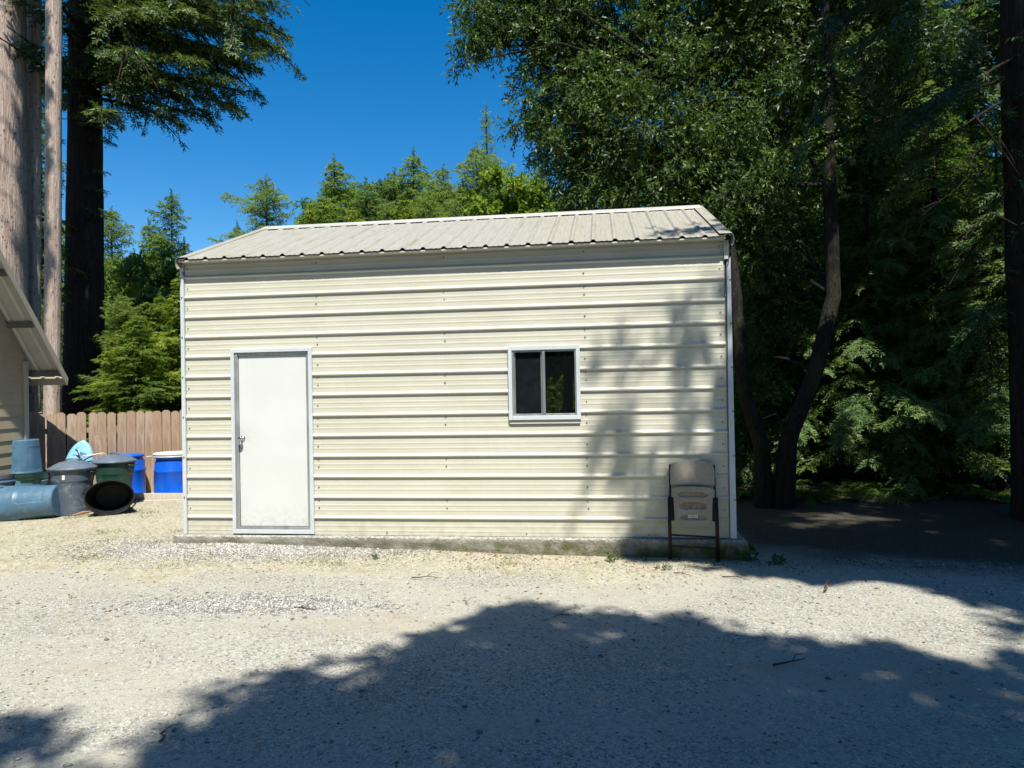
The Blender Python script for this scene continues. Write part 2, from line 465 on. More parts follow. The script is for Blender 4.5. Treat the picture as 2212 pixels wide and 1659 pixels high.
def trunk_mb(mb, pts, rad, seed=0, seg=40, rings=60, ridge=.05, flare=.0):
    """furrowed trunk following pts; rad list per point"""
    pts = [Vector(p) for p in pts]
    vs, fs = [], []
    P0 = Vector((seed * 7.3, 0, 0))
    H = sum((pts[i+1] - pts[i]).length for i in range(len(pts) - 1))
    for i in range(rings + 1):
        t = i / rings * (len(pts) - 1); k = min(int(t), len(pts) - 2); f = t - k
        c = pts[k].lerp(pts[k+1], f); r = rad[k] * (1 - f) + rad[k+1] * f
        hz = i / rings * H
        r *= 1 + flare * math.exp(-hz * 1.6)
        for a in range(seg):
            w = 2 * math.pi * a / seg
            q = Vector((math.cos(w) * 5.0, math.sin(w) * 5.0, hz * .35)) + P0
            d = mnoise.noise(q) * ridge + abs(mnoise.noise(q * 2.3)) * ridge * .8 + mnoise.noise(q * Vector((1, 1, 1)) * .25) * ridge
            rr = r * (1 + d)
            vs.append((c.x + math.cos(w) * rr, c.y + math.sin(w) * rr, c.z))
    for i in range(rings):
        for a in range(seg):
            fs.append((i*seg+a, i*seg+(a+1)%seg, (i+1)*seg+(a+1)%seg, (i+1)*seg+a))
    fs.append(tuple(rings*seg + a for a in range(seg)))
    mb.add(vs, fs, True)

# ------------------------------------------------------------------ ground
def build_ground():
    def axis(lo, hi, c, fine):
        a = np.linspace(-1, 1, 191); s = np.sign(a) * np.abs(a) ** 3
        return np.where(s < 0, c + s * (c - lo), c + s * (hi - c))
    xs = axis(-160, 160, 0, 0); ys = axis(-90, 210, 7, 0)
    vs = []
    for y in ys:
        for x in xs:
            z = ground_z(x, y) + .02 * mnoise.noise(Vector((x * .9, y * .9, 3))) * (1 if y < 14 else 6)
            vs.append((x, y, z))
    n = len(xs)
    fs = [(j*n+i, j*n+i+1, (j+1)*n+i+1, (j+1)*n+i) for j in range(len(ys)-1) for i in range(n-1)]
    me = bpy.data.meshes.new("ground"); me.from_pydata(vs, [], fs)
    me.polygons.foreach_set("use_smooth", [True] * len(fs))
    t = NT("packed gravel and straw")
    x, y, z = t.xyz()
    big = t.noise(.8, 5, .6); mid = t.noise(5, 6, .65); fine = t.noise(55, 4, .7)
    vc = t.voro(58, "Color"); vd = t.voro(58); vd2 = t.voro(125); vc2 = t.voro(125, "Color")
    sep = t.n.new("ShaderNodeSeparateColor"); t.l.new(vc, sep.inputs[0])
    sep2 = t.n.new("ShaderNodeSeparateColor"); t.l.new(vc2, sep2.inputs[0])
    road = t.mix(t.ramp(big, .35, .65), (.345, .335, .285), (.425, .41, .35))
    road = t.mix(t.math('MULTIPLY', t.ramp(mid, .45, .7), .6), road, (.42, .36, .26))
    road = t.mix(t.math('MULTIPLY', t.ramp(sep.outputs[0], .62, .95), .55), road, (.58, .58, .55))
    road = t.mix(t.math('MULTIPLY', t.ramp(sep.outputs[1], .70, .95), .7), road, (.12, .118, .11))
    road = t.mix(t.math('MULTIPLY', t.ramp(sep2.outputs[0], .5, .95), .55), road, (.17, .165, .15))
    road = t.mix(t.math('MULTIPLY', t.ramp(sep2.outputs[1], .8, .97), .7), road, (.62, .62, .59))
    trk = t.noise(1.0, 5, .6, t.mp((.35, 1.25, 1)))
    pack = t.ramp(trk, .38, .62)
    road = t.mix(t.math('MULTIPLY', pack, .72), road, t.mix(t.ramp(t.noise(9, 6, .7), .3, .7), (.34, .325, .275), (.40, .385, .33)))
    road = t.mix(t.math('MULTIPLY', t.ramp(t.noise(.9, 5, .65, t.mp((.5, 1.4, 1))), .56, .70), .45), road, (.34, .275, .19))
    # dry grass and straw nearer the buildings
    wob = t.math('MULTIPLY', t.math('SUBTRACT', t.noise(1.3, 4), .5), 1.6)
    straw_m = t.math('MULTIPLY', t.ramp(t.math('ADD', y, wob), 6.35, 7.0), t.ramp(x, 3.4, 2.4, .25, 1))
    straw = t.mix(t.ramp(t.noise(26, 6, .75), .3, .7), (.31, .275, .195), (.55, .515, .41))
    straw = t.mix(t.math('MULTIPLY', t.ramp(t.noise(3.2, 5, .6), .55, .72), .55), straw, (.24, .25, .07))
    straw = t.mix(t.math('MULTIPLY', t.ramp(t.noise(2.6, 5, .7), .55, .7), .6), straw, (.31, .20, .12))
    col = t.mix(t.math('MULTIPLY', straw_m, t.ramp(mid, .25, .6, .55, 1)), road, straw)
    # grey crushed gravel by the door
    def ell(cx, cy, rx, ry):
        a = t.math('POWER', t.math('DIVIDE', t.math('SUBTRACT', x, cx), rx), 2.0)
        b = t.math('POWER', t.math('DIVIDE', t.math('SUBTRACT', y, cy), ry), 2.0)
        return t.ramp(t.math('ADD', t.math('ADD', a, b), t.math('MULTIPLY', t.math('SUBTRACT', mid, .5), 2.2)), 1.15, .55)
    stone = t.mix(sep.outputs[0], (.24, .235, .22), (.50, .49, .46))
    gm = t.math('MAXIMUM', ell(-2.7, 7.9, 1.75, .62), ell(-2.05, 5.7, 1.05, .28))
    col = t.mix(t.math('MULTIPLY', gm, .85), col, stone)
    # forest floor behind; at right, tree shade painted into the gravel colour
    floor_shade = t.ramp(t.math('ADD', t.math('ADD', y, t.math('MULTIPLY', x, .40)), wob), 7.7, 9.2)
    floor_shade = t.math('MULTIPLY', t.math('MULTIPLY', floor_shade, t.ramp(x, 1.9, 3.0)), t.ramp(fine, .25, .6, .75, 1))
    floor_shade = t.math('MAXIMUM', floor_shade, t.ramp(y, 12.5, 14))
    duff_shade = t.mix(t.noise(30, 6, .7), (.020, .018, .014), (.070, .062, .048))
    col = t.mix(floor_shade, col, duff_shade)
    t.base(col, .95, 0, .12)
    h = t.math('ADD', t.math('MULTIPLY', vd, .55), t.math('ADD', t.math('MULTIPLY', vd2, .35), t.math('MULTIPLY', fine, .5)))
    h = t.math('MULTIPLY', h, t.ramp(pack, 0, 1, 1.0, .45))
    t.bump(h, .62, .022)
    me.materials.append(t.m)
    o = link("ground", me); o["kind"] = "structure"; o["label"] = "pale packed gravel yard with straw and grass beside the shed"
build_ground()

# ------------------------------------------------------------------ the shed
SX, SY = -3.74, 8.16
YAW = math.atan2(-.77, 6.0)
shed = empty("metal_shed", (SX, SY, 0), (0, 0, YAW), "cream ribbed steel shed with white door and sliding window on a concrete slab", "shed")
EX = Vector((math.cos(YAW), math.sin(YAW), 0)); EY = Vector((-math.sin(YAW), math.cos(YAW), 0)); SO = Vector((SX, SY, 0))
def shed_pt(x, y, z): return SO + EX * x + EY * y + Vector((0, 0, z))
LEN, DEP, EAVE, RIDGE_Y, RIDGE_Z = 6.02, 4.0, 3.12, 1.97, 3.94
PITCHR = .2286; RIB0 = .192
def prof(z0, z1):
    """wall section between heights z0..z1: list of (out, z)"""
    pts = []
    for k in range(-1, 15):
        c = RIB0 + PITCHR * k
        pts += [(0, c - .018), (.019, c - .006), (.0195, c + .003), (0.0, c + .026)]
        for m in (.083, .138):
            pts += [(0, c + m - .012), (.0016, c + m - .006), (.0016, c + m + .006), (0, c + m + .012)]
    pts.sort(key=lambda q: q[1])
    out = []
    def at(z):
        for (a, b) in zip(pts, pts[1:]):
            if a[1] <= z <= b[1]: return a[0] + (b[0] - a[0]) * (z - a[1]) / (b[1] - a[1])
        return 0
    out.append((at(z0), z0)); out += [q for q in pts if z0 < q[1] < z1]; out.append((at(z1), z1))
    return out
DX0, DX1, DZ1 = .60, 1.475, 2.055          # door opening
WX0, WX1, WZ0, WZ1 = 3.775, 4.465, 1.30, 2.005
mb = MB()
for (x0, x1, z0, z1) in [(0, DX0, .0, 3.115), (DX0, DX1, DZ1, 3.115), (DX1, WX0, .0, 3.115), (WX0, WX1, .0, WZ0), (WX0, WX1, WZ1, 3.115), (WX1, LEN, .0, 3.115)]:
    pr = prof(z0, z1)
    nx = max(1, int((x1 - x0) / .5))
    vs, fs = [], []
    for i in range(nx + 1):
        x = x0 + (x1 - x0) * i / nx
        for (o_, z) in pr: vs.append((x, -o_ - .0015 * math.sin(x * 2.1 + z * 3), z))
    k = len(pr)
    for i in range(nx):
        for j in range(k - 1): fs.append((i*k+j, (i+1)*k+j, (i+1)*k+j+1, i*k+j+1))
    mb.add(vs, fs)
front = mb.build("front_wall", M['wall'], shed, solid=.002)
# gable ends and back
def gable(x, name):
    m = MB(); n = 40
    vs = []; fs = []
    for j in range(n + 1):
        y = DEP * j / n
        top = EAVE - .05 + (RIDGE_Z - EAVE) * (1 - abs(y - RIDGE_Y) / RIDGE_Y) if y < 2 * RIDGE_Y else EAVE - .05
        rib = .012 if j % 3 == 0 else 0
        xx = x - rib if x < 1 else x + rib
        vs += [(xx, y, 0), (xx, y, top)]
    for j in range(n): fs.append((2*j, 2*j+2, 2*j+3, 2*j+1))
    m.add(vs, fs); return m.build(name, M['wall'], shed, solid=.003)
gable(.004, "side_wall"); gable(LEN - .004, "side_wall")
m = MB(); m.box((.02, DEP - .02, 0), (LEN - .02, DEP, 3.05)); m.build("back_wall", M['wall'], shed)
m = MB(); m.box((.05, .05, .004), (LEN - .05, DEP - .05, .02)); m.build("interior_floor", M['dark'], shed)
m = MB(); m.box((.03, .45, .03), (LEN - .03, .47, 3.0)); m.build("interior_dark_sheet", M['dark'], shed)  # near-black sheet stands in for the unlit inside
# roof: two ribbed sheets
def roof_slope(y0, z0, y1, z1, name):
    prof_x = []
    k = 0
    pts = [(.005, 0)]
    c = .10
    while c < LEN + .03:
        pts += [(c - .032, 0), (c - .012, .021), (c + .012, .021), (c + .032, 0)]
        for mm in (.085, .143): pts += [(c + mm - .012, 0), (c + mm - .006, .003), (c + mm + .006, .003), (c + mm + .012, 0)]
        c += PITCHR
    pts = [q for q in pts if q[0] < LEN + .04] + [(LEN + .05, 0)]
    vs, fs = [], []
    n = 6
    for j in range(n + 1):
        f = j / n
        for (px_, o_) in pts:
            vs.append((px_, y0 + (y1 - y0) * f, z0 + (z1 - z0) * f + o_ + .002 * math.sin(px_ * 3 + f * 5)))
    kk = len(pts)
    for j in range(n):
        for i in range(kk - 1): fs.append((j*kk+i, j*kk+i+1, (j+1)*kk+i+1, (j+1)*kk+i))
    m = MB(); m.add(vs, fs); return m.build(name, M['roof'], shed, solid=.003)
EY0, EZ0 = -.135, 3.12
m = MB(); m.box((.0, EY0 + .012, 3.098), (LEN, -.0005, 3.112)); m.build('eave_soffit', M['wall'], shed)
roof_slope(EY0, EZ0, RIDGE_Y, RIDGE_Z, "roof_panel")
roof_slope(2 * RIDGE_Y - EY0, EZ0, RIDGE_Y, RIDGE_Z - .001, "roof_panel")
m = MB()                                             # ridge cap
s_ = (RIDGE_Z - EZ0) / (RIDGE_Y - EY0)
def cap_pt(dy, up): return (RIDGE_Y + dy, RIDGE_Z - abs(dy) * s_ + up)
poly = [cap_pt(-.17, .018), cap_pt(-.165, .034), cap_pt(-.02, .040), cap_pt(.02, .040), cap_pt(.165, .034), cap_pt(.17, .018), cap_pt(.16, .030), cap_pt(0, .036 - .004), cap_pt(-.16, .030)]
m.prism(poly, 'x', .02, LEN + .03); m.build("ridge_cap", mat("ridge cap steel", (.46, .455, .43), .45, 0, .06, 3), shed, fix=True)
# rake trims: rounded fold over each gable
for x, sg in ((.005, -1), (LEN + .05, 1)):
    m = MB()
    sec = [(0, .028), (.018 * sg, .022), (.030 * sg, .004), (.034 * sg, -.05), (.024 * sg, -.085), (.012 * sg, -.105)]
    vs, fs = [], []
    for (yy, zz) in ((EY0 - .004, EZ0 - .002), (RIDGE_Y, RIDGE_Z), (2 * RIDGE_Y - EY0, EZ0)):
        for (a, b) in [(-.11 * sg, .027)] + sec: vs.append((x + a, yy, zz + b))
    k = 7
    for j in range(2):
        for i in range(k - 1): fs.append((j*k+i, j*k+i+1, (j+1)*k+i+1, (j+1)*k+i))
    m.add(vs, fs, False); m.build("rake_trim", M['roof'], shed, solid=.002)
# eave end caps under the sheet ends
for x0, x1 in ((-.046, -.004), (LEN - .005, LEN + .075)):
    m = MB()
    m.prism([(x0, 0.0), (x1, 0.0), (x1, 2.96), (x0, 3.04)] if x0 < 1 else [(x0 + .01, 0.0), (x1 - .005, 0.0), (x1 - .012, 2.92), (x0 + .03, 2.86)], 'y', -.030, .03)
    m.build("corner_trim", M['trim'], shed, bevel=.003, fix=True)
for x0, x1 in ((-.048, -.004), (LEN + .000, LEN + .05)):
    m = MB(); m.box((x0, -.032, 2.90 if x0 > 1 else 3.0), (x1, .03, 3.10)); m.build("trim_cap", M['wall'], shed, bevel=.003)

# door
door = empty("door", (0, 0, 0)); door.parent = shed
m = MB()
Y0 = -.034
for (a, b, c, d) in [(.556, .598, .012, 2.096), (1.478, 1.520, .012, 2.096)]: m.box((a, Y0, c), (b, .0, d))
m.box((.598, Y0, 2.057), (1.478, 0, 2.096)); m.box((.598, Y0, .012), (1.478, 0, .058))
m.build("door_trim", M['trim'], door, bevel=.003)
m = MB()
m.box((.600, -.022, .060), (.634, .045, 2.055)); m.box((1.442, -.012, .060), (1.476, .045, 2.055))
m.box((.634, -.010, 2.022), (1.442, .045, 2.055)); m.box((.634, -.022, .060), (1.442, .045, .088))
m.build("door_frame", M['alu'], door, bevel=.004)
m = MB(); m.box((.637, .002, .092), (1.439, .034, 2.019)); m.build("door_leaf", M['door'], door, bevel=.003)
m = MB()
hx, hz = .672, 1.085
prf = [(0, 0), (.033, 0), (.033, .006), (.026, .011), (.012, .013), (.011, .038), (.020, .044), (.027, .054), (.027, .064), (.021, .073), (.0, .076)]
vs, fs = [], []
n = 24
for (r_, o_) in prf:
    for k in range(n):
        w = 2 * math.pi * k / n; vs.append((hx + r_ * math.cos(w), .002 - o_, hz + r_ * math.sin(w)))
for i in range(len(prf) - 1):
    for k in range(n): fs.append((i*n+k, i*n+(k+1)%n, (i+1)*n+(k+1)%n, (i+1)*n+k))
m.add(vs, fs, True); m.build("door_knob", M['chrome'], door, fix=True)

# window
win = empty("window", (0, 0, 0)); win.parent = shed
m = MB()
m.box((3.735, -.036, WZ0 - .045), (WX0, 0, WZ1 + .045)); m.box((WX1, -.036, WZ0 - .045), (4.508, 0, WZ1 + .045))
m.box((WX0, -.036, WZ1), (WX1, 0, WZ1 + .045)); m.box((WX0, -.036, WZ0 - .045), (WX1, 0, WZ0))
m.build("window_trim", M['trim'], win, bevel=.003)
m = MB()
m.box((WX0, -.024, WZ0), (WX0 + .022, .06, WZ1)); m.box((WX1 - .016, -.024, WZ0), (WX1, .06, WZ1))
m.box((WX0 + .022, -.024, WZ0), (WX1 - .016, .06, WZ0 + .020)); m.box((WX0 + .022, -.020, WZ1 - .020), (WX1 - .016, .06, WZ1))
mid_ = 4.118
m.box((mid_ - .014, -.030, WZ0 + .0205), (mid_ + .014, .05, WZ1 - .0205))
m.box((WX0 + .0225, .004, WZ0 + .0205), (WX0 + .034, .03, WZ1 - .0205)); m.box((mid_ - .034, .002, WZ0 + .021), (mid_ - .0145, .03, WZ1 - .021))
m.build("window_frame", M['alu'], win, bevel=.002)
m = MB(); m.box((WX0 + .034, .012, WZ0 + .021), (mid_ - .034, .018, WZ1 - .021)); m.build("insect_screen", M['screen'], win)
m = MB(); m.box((mid_ + .014, .004, WZ0 + .0205), (WX1 - .016, .009, WZ1 - .0205)); m.build("glass_pane", M['glass'], win)
m = MB(); m.box((3.742, -.020, WZ0 - .088), (4.500, -.001, WZ0 - .046)); m.build("window_sill", M['wall'], win, bevel=.003)

# screws with rubber washers
scr = MB()
prf = [(.0095, 0), (.0095, .002), (.0065, .0025), (.0065, .009), (0, .0095)]
vs, fs = [], []
for (r_, o_) in prf:
    for k in range(8):
        w = 2 * math.pi * k / 8; vs.append((r_ * math.cos(w), -o_, r_ * math.sin(w)))
for i in range(len(prf) - 1):
    for k in range(8): fs.append((i*8+k, i*8+(k+1)%8, (i+1)*8+(k+1)%8, (i+1)*8+k))
scr.add(vs, fs, False)
s0 = scr.build("screw", M['screw'], front, fix=True)
spots = []
rs = random.Random(4)
for xc in (1.575, 3.035, 4.565):
    for k in range(0, 13):
        z = RIB0 + PITCHR * k
        if k % 2 == 0 or xc > 4 or (xc < 2 and k < 9): spots.append((xc + rs.uniform(-.006, .006), 0, z + .11))
        if k % 2 == 1: spots.append((xc, 0, z - .035))
for k in range(13):
    z = RIB0 + PITCHR * k
    spots.append((.03, 0, z + .10)); spots.append((LEN - .045, 0, z + .10))
    if k % 2: spots.append((-.026, -.029, z)); spots.append((LEN + .055, -.029, z - .02))
for x in (2.35, 3.9, 5.2): spots.append((x, 0, .03))
spots = spots[:99]
for i, sp in enumerate(spots):
    o = s0 if i == 0 else s0.copy()
    if i: COL.objects.link(o); o.parent = front
    o.location = sp
# slab with a worn corner
bm_pts = MB()
def slab():
    m = MB(); nx, nz = 120, 6
    x0, x1, y0, y1 = -.14, LEN + .16, -.075, DEP + .1
    rows = []
    vs, fs = [], []
    path = [(x0, y1), (x0, y0)] + [(x0 + (x1 - x0) * i / nx, y0) for i in range(1, nx)] + [(x1, y0)] + [(x1, y0 + (y1 - y0) * i / 20) for i in range(1, 21)]
    zs = [0, -.012, -.06, -.12, -.2, -.3, -.45]
    for zi, z in enumerate(zs):
        for (x, y) in path:
            dx = .012 * mnoise.noise(Vector((x * 6, y * 6, z * 14)))
            off = .0 if zi else .010
            corner = math.exp(-((x - x1) ** 2 + (y - y0) ** 2) / .012)
            out = .05 * max(0, corner) * (-z * 4) 
            oy = y - dx - .02 * (zi / 6) + off
            ox = x + (off * (-1 if x > 1 else 1)) + (dx if x > LEN else 0) - corner * .03 * (zi == 0) + out * (zi > 1)
            vs.append((ox, oy - out * .5, z + .004 * mnoise.noise(Vector((x * 4, y, 1))) - .004))
    k = len(path)
    for j in range(len(zs) - 1):
        for i in range(k - 1): fs.append((j*k+i, (j+1)*k+i, (j+1)*k+i+1, j*k+i+1))
    n0 = len(vs)
    # top
    top = [vs[i] for i in range(k)]
    for (x, y, z) in top: vs.append((min(max(x, x0 + .08), x1 - .1), y0 + .3 if y < y0 + .3 else y, z + .001))
    for i in range(k - 1): fs.append((i, i+1, n0+i+1, n0+i))
    fs.append((n0 + 1, n0 + nx, n0 + k - 1, n0))
    m.add(vs, fs, False)
    return m.build("concrete_slab", M['slab'], shed, fix=True)
slab()
# ------------------------------------------------------------------ folding chair leaning on the wall
ch_loc = shed_pt(5.63, -.215, ground_z(1.9, 7.3) - .012)
chair = empty("folding_chair", ch_loc, (math.radians(-9.6), math.radians(1.0), YAW), "mildewed white plastic folding chair with dark frame, folded and leaning on the shed wall", "folding chair")
def height_panel(name, wid, hgt, z0, shape, depth, mtl, nx=56, nz=60, thick=.012, curve=0.0, y0=0.0):
    """moulded panel: shape(u,v) -> inside mask; depth(u,v) -> recess amount 0..1"""
    vs, fs, rec = [], [], []
    idx = {}
    for j in range(nz + 1):
        for i in range(nx + 1):
            u, v = i / nx * 2 - 1, j / nz
            hw = shape(v)                                     # half width factor at height v
            x = u * wid / 2 * hw
            r = depth(u, v)
            zz = z0 + v * hgt + shape_z(u, v, name)
            vs.append((x, y0 - thick + r * .011 - curve * (1 - u * u), zz)); rec.append(r)
    k = nx + 1
    for j in range(nz):
        for i in range(nx): fs.append((j*k+i, j*k+i+1, (j+1)*k+i+1, (j+1)*k+i))
    n = len(vs)
    border = [i for i in range(k)] + [j*k + nx for j in range(1, nz + 1)] + [nz*k + i for i in range(nx - 1, -1, -1)] + [j*k for j in range(nz - 1, 0, -1)]
    for b in border: vs.append((vs[b][0], y0 + .006 - curve * (1 - (vs[b][0] / (wid / 2)) ** 2), vs[b][2])); rec.append(0)
    L_ = len(border)
    for i in range(L_): fs.append((border[i], n + i, n + (i + 1) % L_, border[(i + 1) % L_]))
    fs.append(tuple(n + i for i in range(L_)))
    me = bpy.data.meshes.new(name); me.from_pydata(vs, [], fs)
    a = me.attributes.new("recess", 'FLOAT', 'POINT'); a.data.foreach_set("value", rec)
    me.polygons.foreach_set("use_smooth", [True] * (nx * nz) + [False] * (len(fs) - nx * nz))
    me.materials.append(mtl); me.update()
    return link(name, me, chair)
def shape_z(u, v, name):
    if name == "backrest": return -.045 * abs(u) ** 3.2 * v - .012 * (1 - u * u) * (1 - v) * 0
    return -.030 * abs(u) ** 4 * v - .008 * (1 - u * u) * (1 - v)
def back_shape(v): return 1.0 - .10 * max(0, v - .55) ** 2 * 3 - .02 * (1 - v)
height_panel("backrest", .455, .255, .785, back_shape, lambda u, v: 0, M['chair'], thick=.010, curve=-.012, y0=-.006)
def seat_shape(v):
    if v > .80: return 1.0
    if v > .765: return .90 + .10 * (v - .765) / .035
    return .84 + .06 * v / .765
SLOTS = [(.80, .085), (.51, .105), (.205, .075)]
def seat_depth(u, v):
    r = 0
    for c, h in SLOTS:
        uu = abs(u) / .72
        if uu < 1:
            cc = c - .03 * u * u
            e = h * (1 - uu ** 6) ** .5
            dv = abs(v - cc)
            if dv < e:
                r = max(r, min(1, (e - dv) / .02))
                for rb in (-.42, -.05, .36):
                    if abs(u - rb) < .018: r *= .6
    edge = .15 if (abs(u) > .86 or v < .05) else 0
    return max(r, edge * 0)
height_panel("seat", .435, .385, .385, seat_shape, seat_depth, M['chair'], nx=80, nz=90, thick=.026, y0=-.010)
m = MB()
for sx in (-1, 1):
    m.tube([(sx * .229, 0, .012), (sx * .229, 0, .55), (sx * .224, .004, .90), (sx * .222, .006, .995)], .0115, 12)
m.tube([(-.229, 0, .165), (.229, 0, .150)], .0075, 10)
m.tube([(-.229, .003, .275), (.229, .003, .262)], .009, 10)
m.build("front_frame", STEEL_DK, chair)
for sx in (-1, 1):
    m = MB(); m.tube([(sx * .246, -.016, .03), (sx * .246, -.014, .40), (sx * .243, -.006, .66)], .010, 12)
    m.build("rear_leg", STEEL_DK, chair)
    m = MB(); m.box((sx * .205 - .016, -.012, .42), (sx * .205 + .016, -.004, .66)); m.build("seat_bracket", STEEL_DK, chair, bevel=.002)
for sx in (-1, 1):
    for xx, yy, z0_ in ((.229, 0, 0), (.246, -.016, .0)):
        m = MB(); m.tube([(sx * xx, yy, z0_), (sx * xx, yy, z0_ + .035)], .0145, 12); m.build("foot_cap", P_BLACK, chair)
m = MB(); m.box((-.055, -.0275, .452), (.062, -.024, .480)); st_ = m.build("sticker", P_WHITE, None); st_.parent = chair
m = MB()
for i in range(9): m.box((-.048 + i * .0095, -.0285, .458 + (i % 3) * .003), (-.044 + i * .0095, -.0277, .474 - (i % 2) * .005))
m.box((.048, -.0285, .454), (.060, -.0277, .478)); m.build("sticker_print", P_BLACK, st_)

# ------------------------------------------------------------------ bins and drums
def bin_body(mb, rb=.215, rt=.275, h=.66, wall=.006, panels=True):
    n = 64; prof_o = [(0, .0), (rb - .02, 0), (rb, .012), (rb + .004, .05)]
    rows = []
    H = [0, .012, .05, .10, .14, .16, .30, .42, .47, .49, .55, h - .05, h - .045, h - .012, h]
    vs, fs = [], []
    for z in H:
        r = rb + (rt - rb) * z / h
        if z == 0: r = rb - .012
        if z > .48: r += .006
        if z >= h - .045: r += .012
        for k in range(n):
            w = 2 * math.pi * k / n
            rr = r
            if panels and .12 < z < .46 and (k % 16) in (2, 3, 4, 5, 6, 7, 8, 9, 10): rr -= .007
            vs.append((rr * math.cos(w), rr * math.sin(w), z))
    k0 = len(H)
    inner = [(rt + .006, h), (rt - .004, h - .02), (rb - .004, .02), (.0, .02)]
    for (r, z) in inner:
        for k in range(n):
            w = 2 * math.pi * k / n; vs.append((r * math.cos(w), r * math.sin(w), z))
    for j in range(k0 + 3):
        for k in range(n): fs.append((j*n+k, j*n+(k+1)%n, (j+1)*n+(k+1)%n, (j+1)*n+k))
    fs.append(tuple(range(n - 1, -1, -1)))
    mb.add(vs, fs, False)
def bin_handle(mb, ang, r, z):
    c, s = math.cos(ang), math.sin(ang)
    def q(a, b, zz): return (c * a - s * b, s * a + c * b, zz)
    mb.tube([q(r - .005, -.075, z), q(r + .045, -.07, z - .005), q(r + .052, 0, z - .008), q(r + .045, .07, z - .005), q(r - .005, .075, z)], .011, 8)
    mb.tube([q(r - .01, -.06, z - .07), q(r + .03, -.06, z - .01)], .008, 6); mb.tube([q(r - .01, .06, z - .07), q(r + .03, .06, z - .01)], .008, 6)
def bin_lid(mb, rt=.30, z=0, dome=.085):
    prof = [(rt - .012, z - .035), (rt + .004, z - .035), (rt + .006, z - .008), (rt - .012, z), (rt - .035, z + .008), (rt - .06, z + .03), (rt * .55, z + dome - .018), (rt * .45, z + dome - .012), (rt * .2, z + dome), (0, z + dome)]
    mb.lathe(prof, 48, True)
    mb.tube([(-.085, 0, z + dome - .015), (-.07, 0, z + dome + .018), (0, 0, z + dome + .026), (.07, 0, z + dome + .018), (.085, 0, z + dome - .015)], .012, 8)
def make_bin(name, loc, rot, label, body, lid=None, handle_m=None, hang=0.0, scale=(1, 1, 1), group=None, h=.66, rb=.215, rt=.275, lid_tilt=0):
    t = empty(name, loc, rot, label, "trash can", group)
    t.scale = scale
    m = MB(); bin_body(m, rb, rt, h); m.build("bin_body", body, t)
    for a in (hang, hang + math.pi):
        m = MB(); bin_handle(m, a, rt, h - .06); m.build("handle", handle_m or body, t)
    if lid:
        m = MB(); bin_lid(m, rt + .028, h + .012); o = m.build("lid", lid, t)
        o.rotation_euler = (lid_tilt, 0, 0)
    return t
G_BIN = "plastic trash cans by the fence"
g = ground_z
p = W(50, 1050, 10.9)
make_bin("trash_can", (p.x, 10.9, .955), (math.pi, 0, .35), "slate blue trash can upside down on a green one", P_SLATE, None, None, .2, group=G_BIN, h=.70, rb=.215, rt=.275)
make_bin("trash_can", (p.x + .03, 10.92, g(p.x, 10.9)), (0, 0, .9), "green trash can under the upside down blue one", P_GREEN, None, None, .4, group=G_BIN, h=.44, rb=.22, rt=.275)
p = W(-8, 1050, 10.6)
make_bin("trash_can", (p.x, 10.6, g(p.x, 10.6)), (0, 0, .3), "lidded dark trash can cut off by the left edge", P_GREY, P_SLATE, None, 0.1, group=G_BIN, h=.45, rb=.19, rt=.235)
p = W(126, 1100, 9.95)
make_bin("trash_can", (p.x, 9.98, g(p.x, 9.9) + .232), (0, -math.pi / 2 - .075, .10), "long blue trash can lying on its side with its mouth to the left", P_SLATE, None, None, 2.6, group=G_BIN, h=.80, rb=.215, rt=.275)
p = W(158, 1100, 10.2)
can_d = make_bin("trash_can", (p.x, 10.2, g(p.x, 10.2) - .005), (0, 0, .35), "upright grey blue trash can with closed domed lid and white sticker", P_GREY, P_LID, P_BLACK, -.32, group=G_BIN, h=.67)
m = MB()
vs = []
for i in range(5):
    w = -1.50 - .35 + i * .032
    for zz in (.52, .585): vs.append((.2745 * math.cos(w), .2745 * math.sin(w), zz))
m.add(vs, [(2*i, 2*i+2, 2*i+3, 2*i+1) for i in range(4)]); m.build("sticker", P_WHITE, can_d, solid=.001)
p = W(248, 1060, 10.9)
make_bin("trash_can", (p.x, 10.9, g(p.x, 10.9)), (0, 0, -.3), "dark green trash can with faded grey lid behind the open can", P_GREEN, P_LID, P_GREEN, .15, group=G_BIN, h=.68)
p = W(246, 1087, 10.0)
make_bin("trash_can", (p.x - .30, 10.50, g(p.x, 10) + .190), (math.pi / 2 - .09, 0, .46), "dark trash can lying down with its black open mouth facing the yard", P_BLACK, None, P_BLACK, -.5, (1, 1, 1), group=G_BIN, h=.66, rb=.21, rt=.285).scale = (1.03, .80, 1)

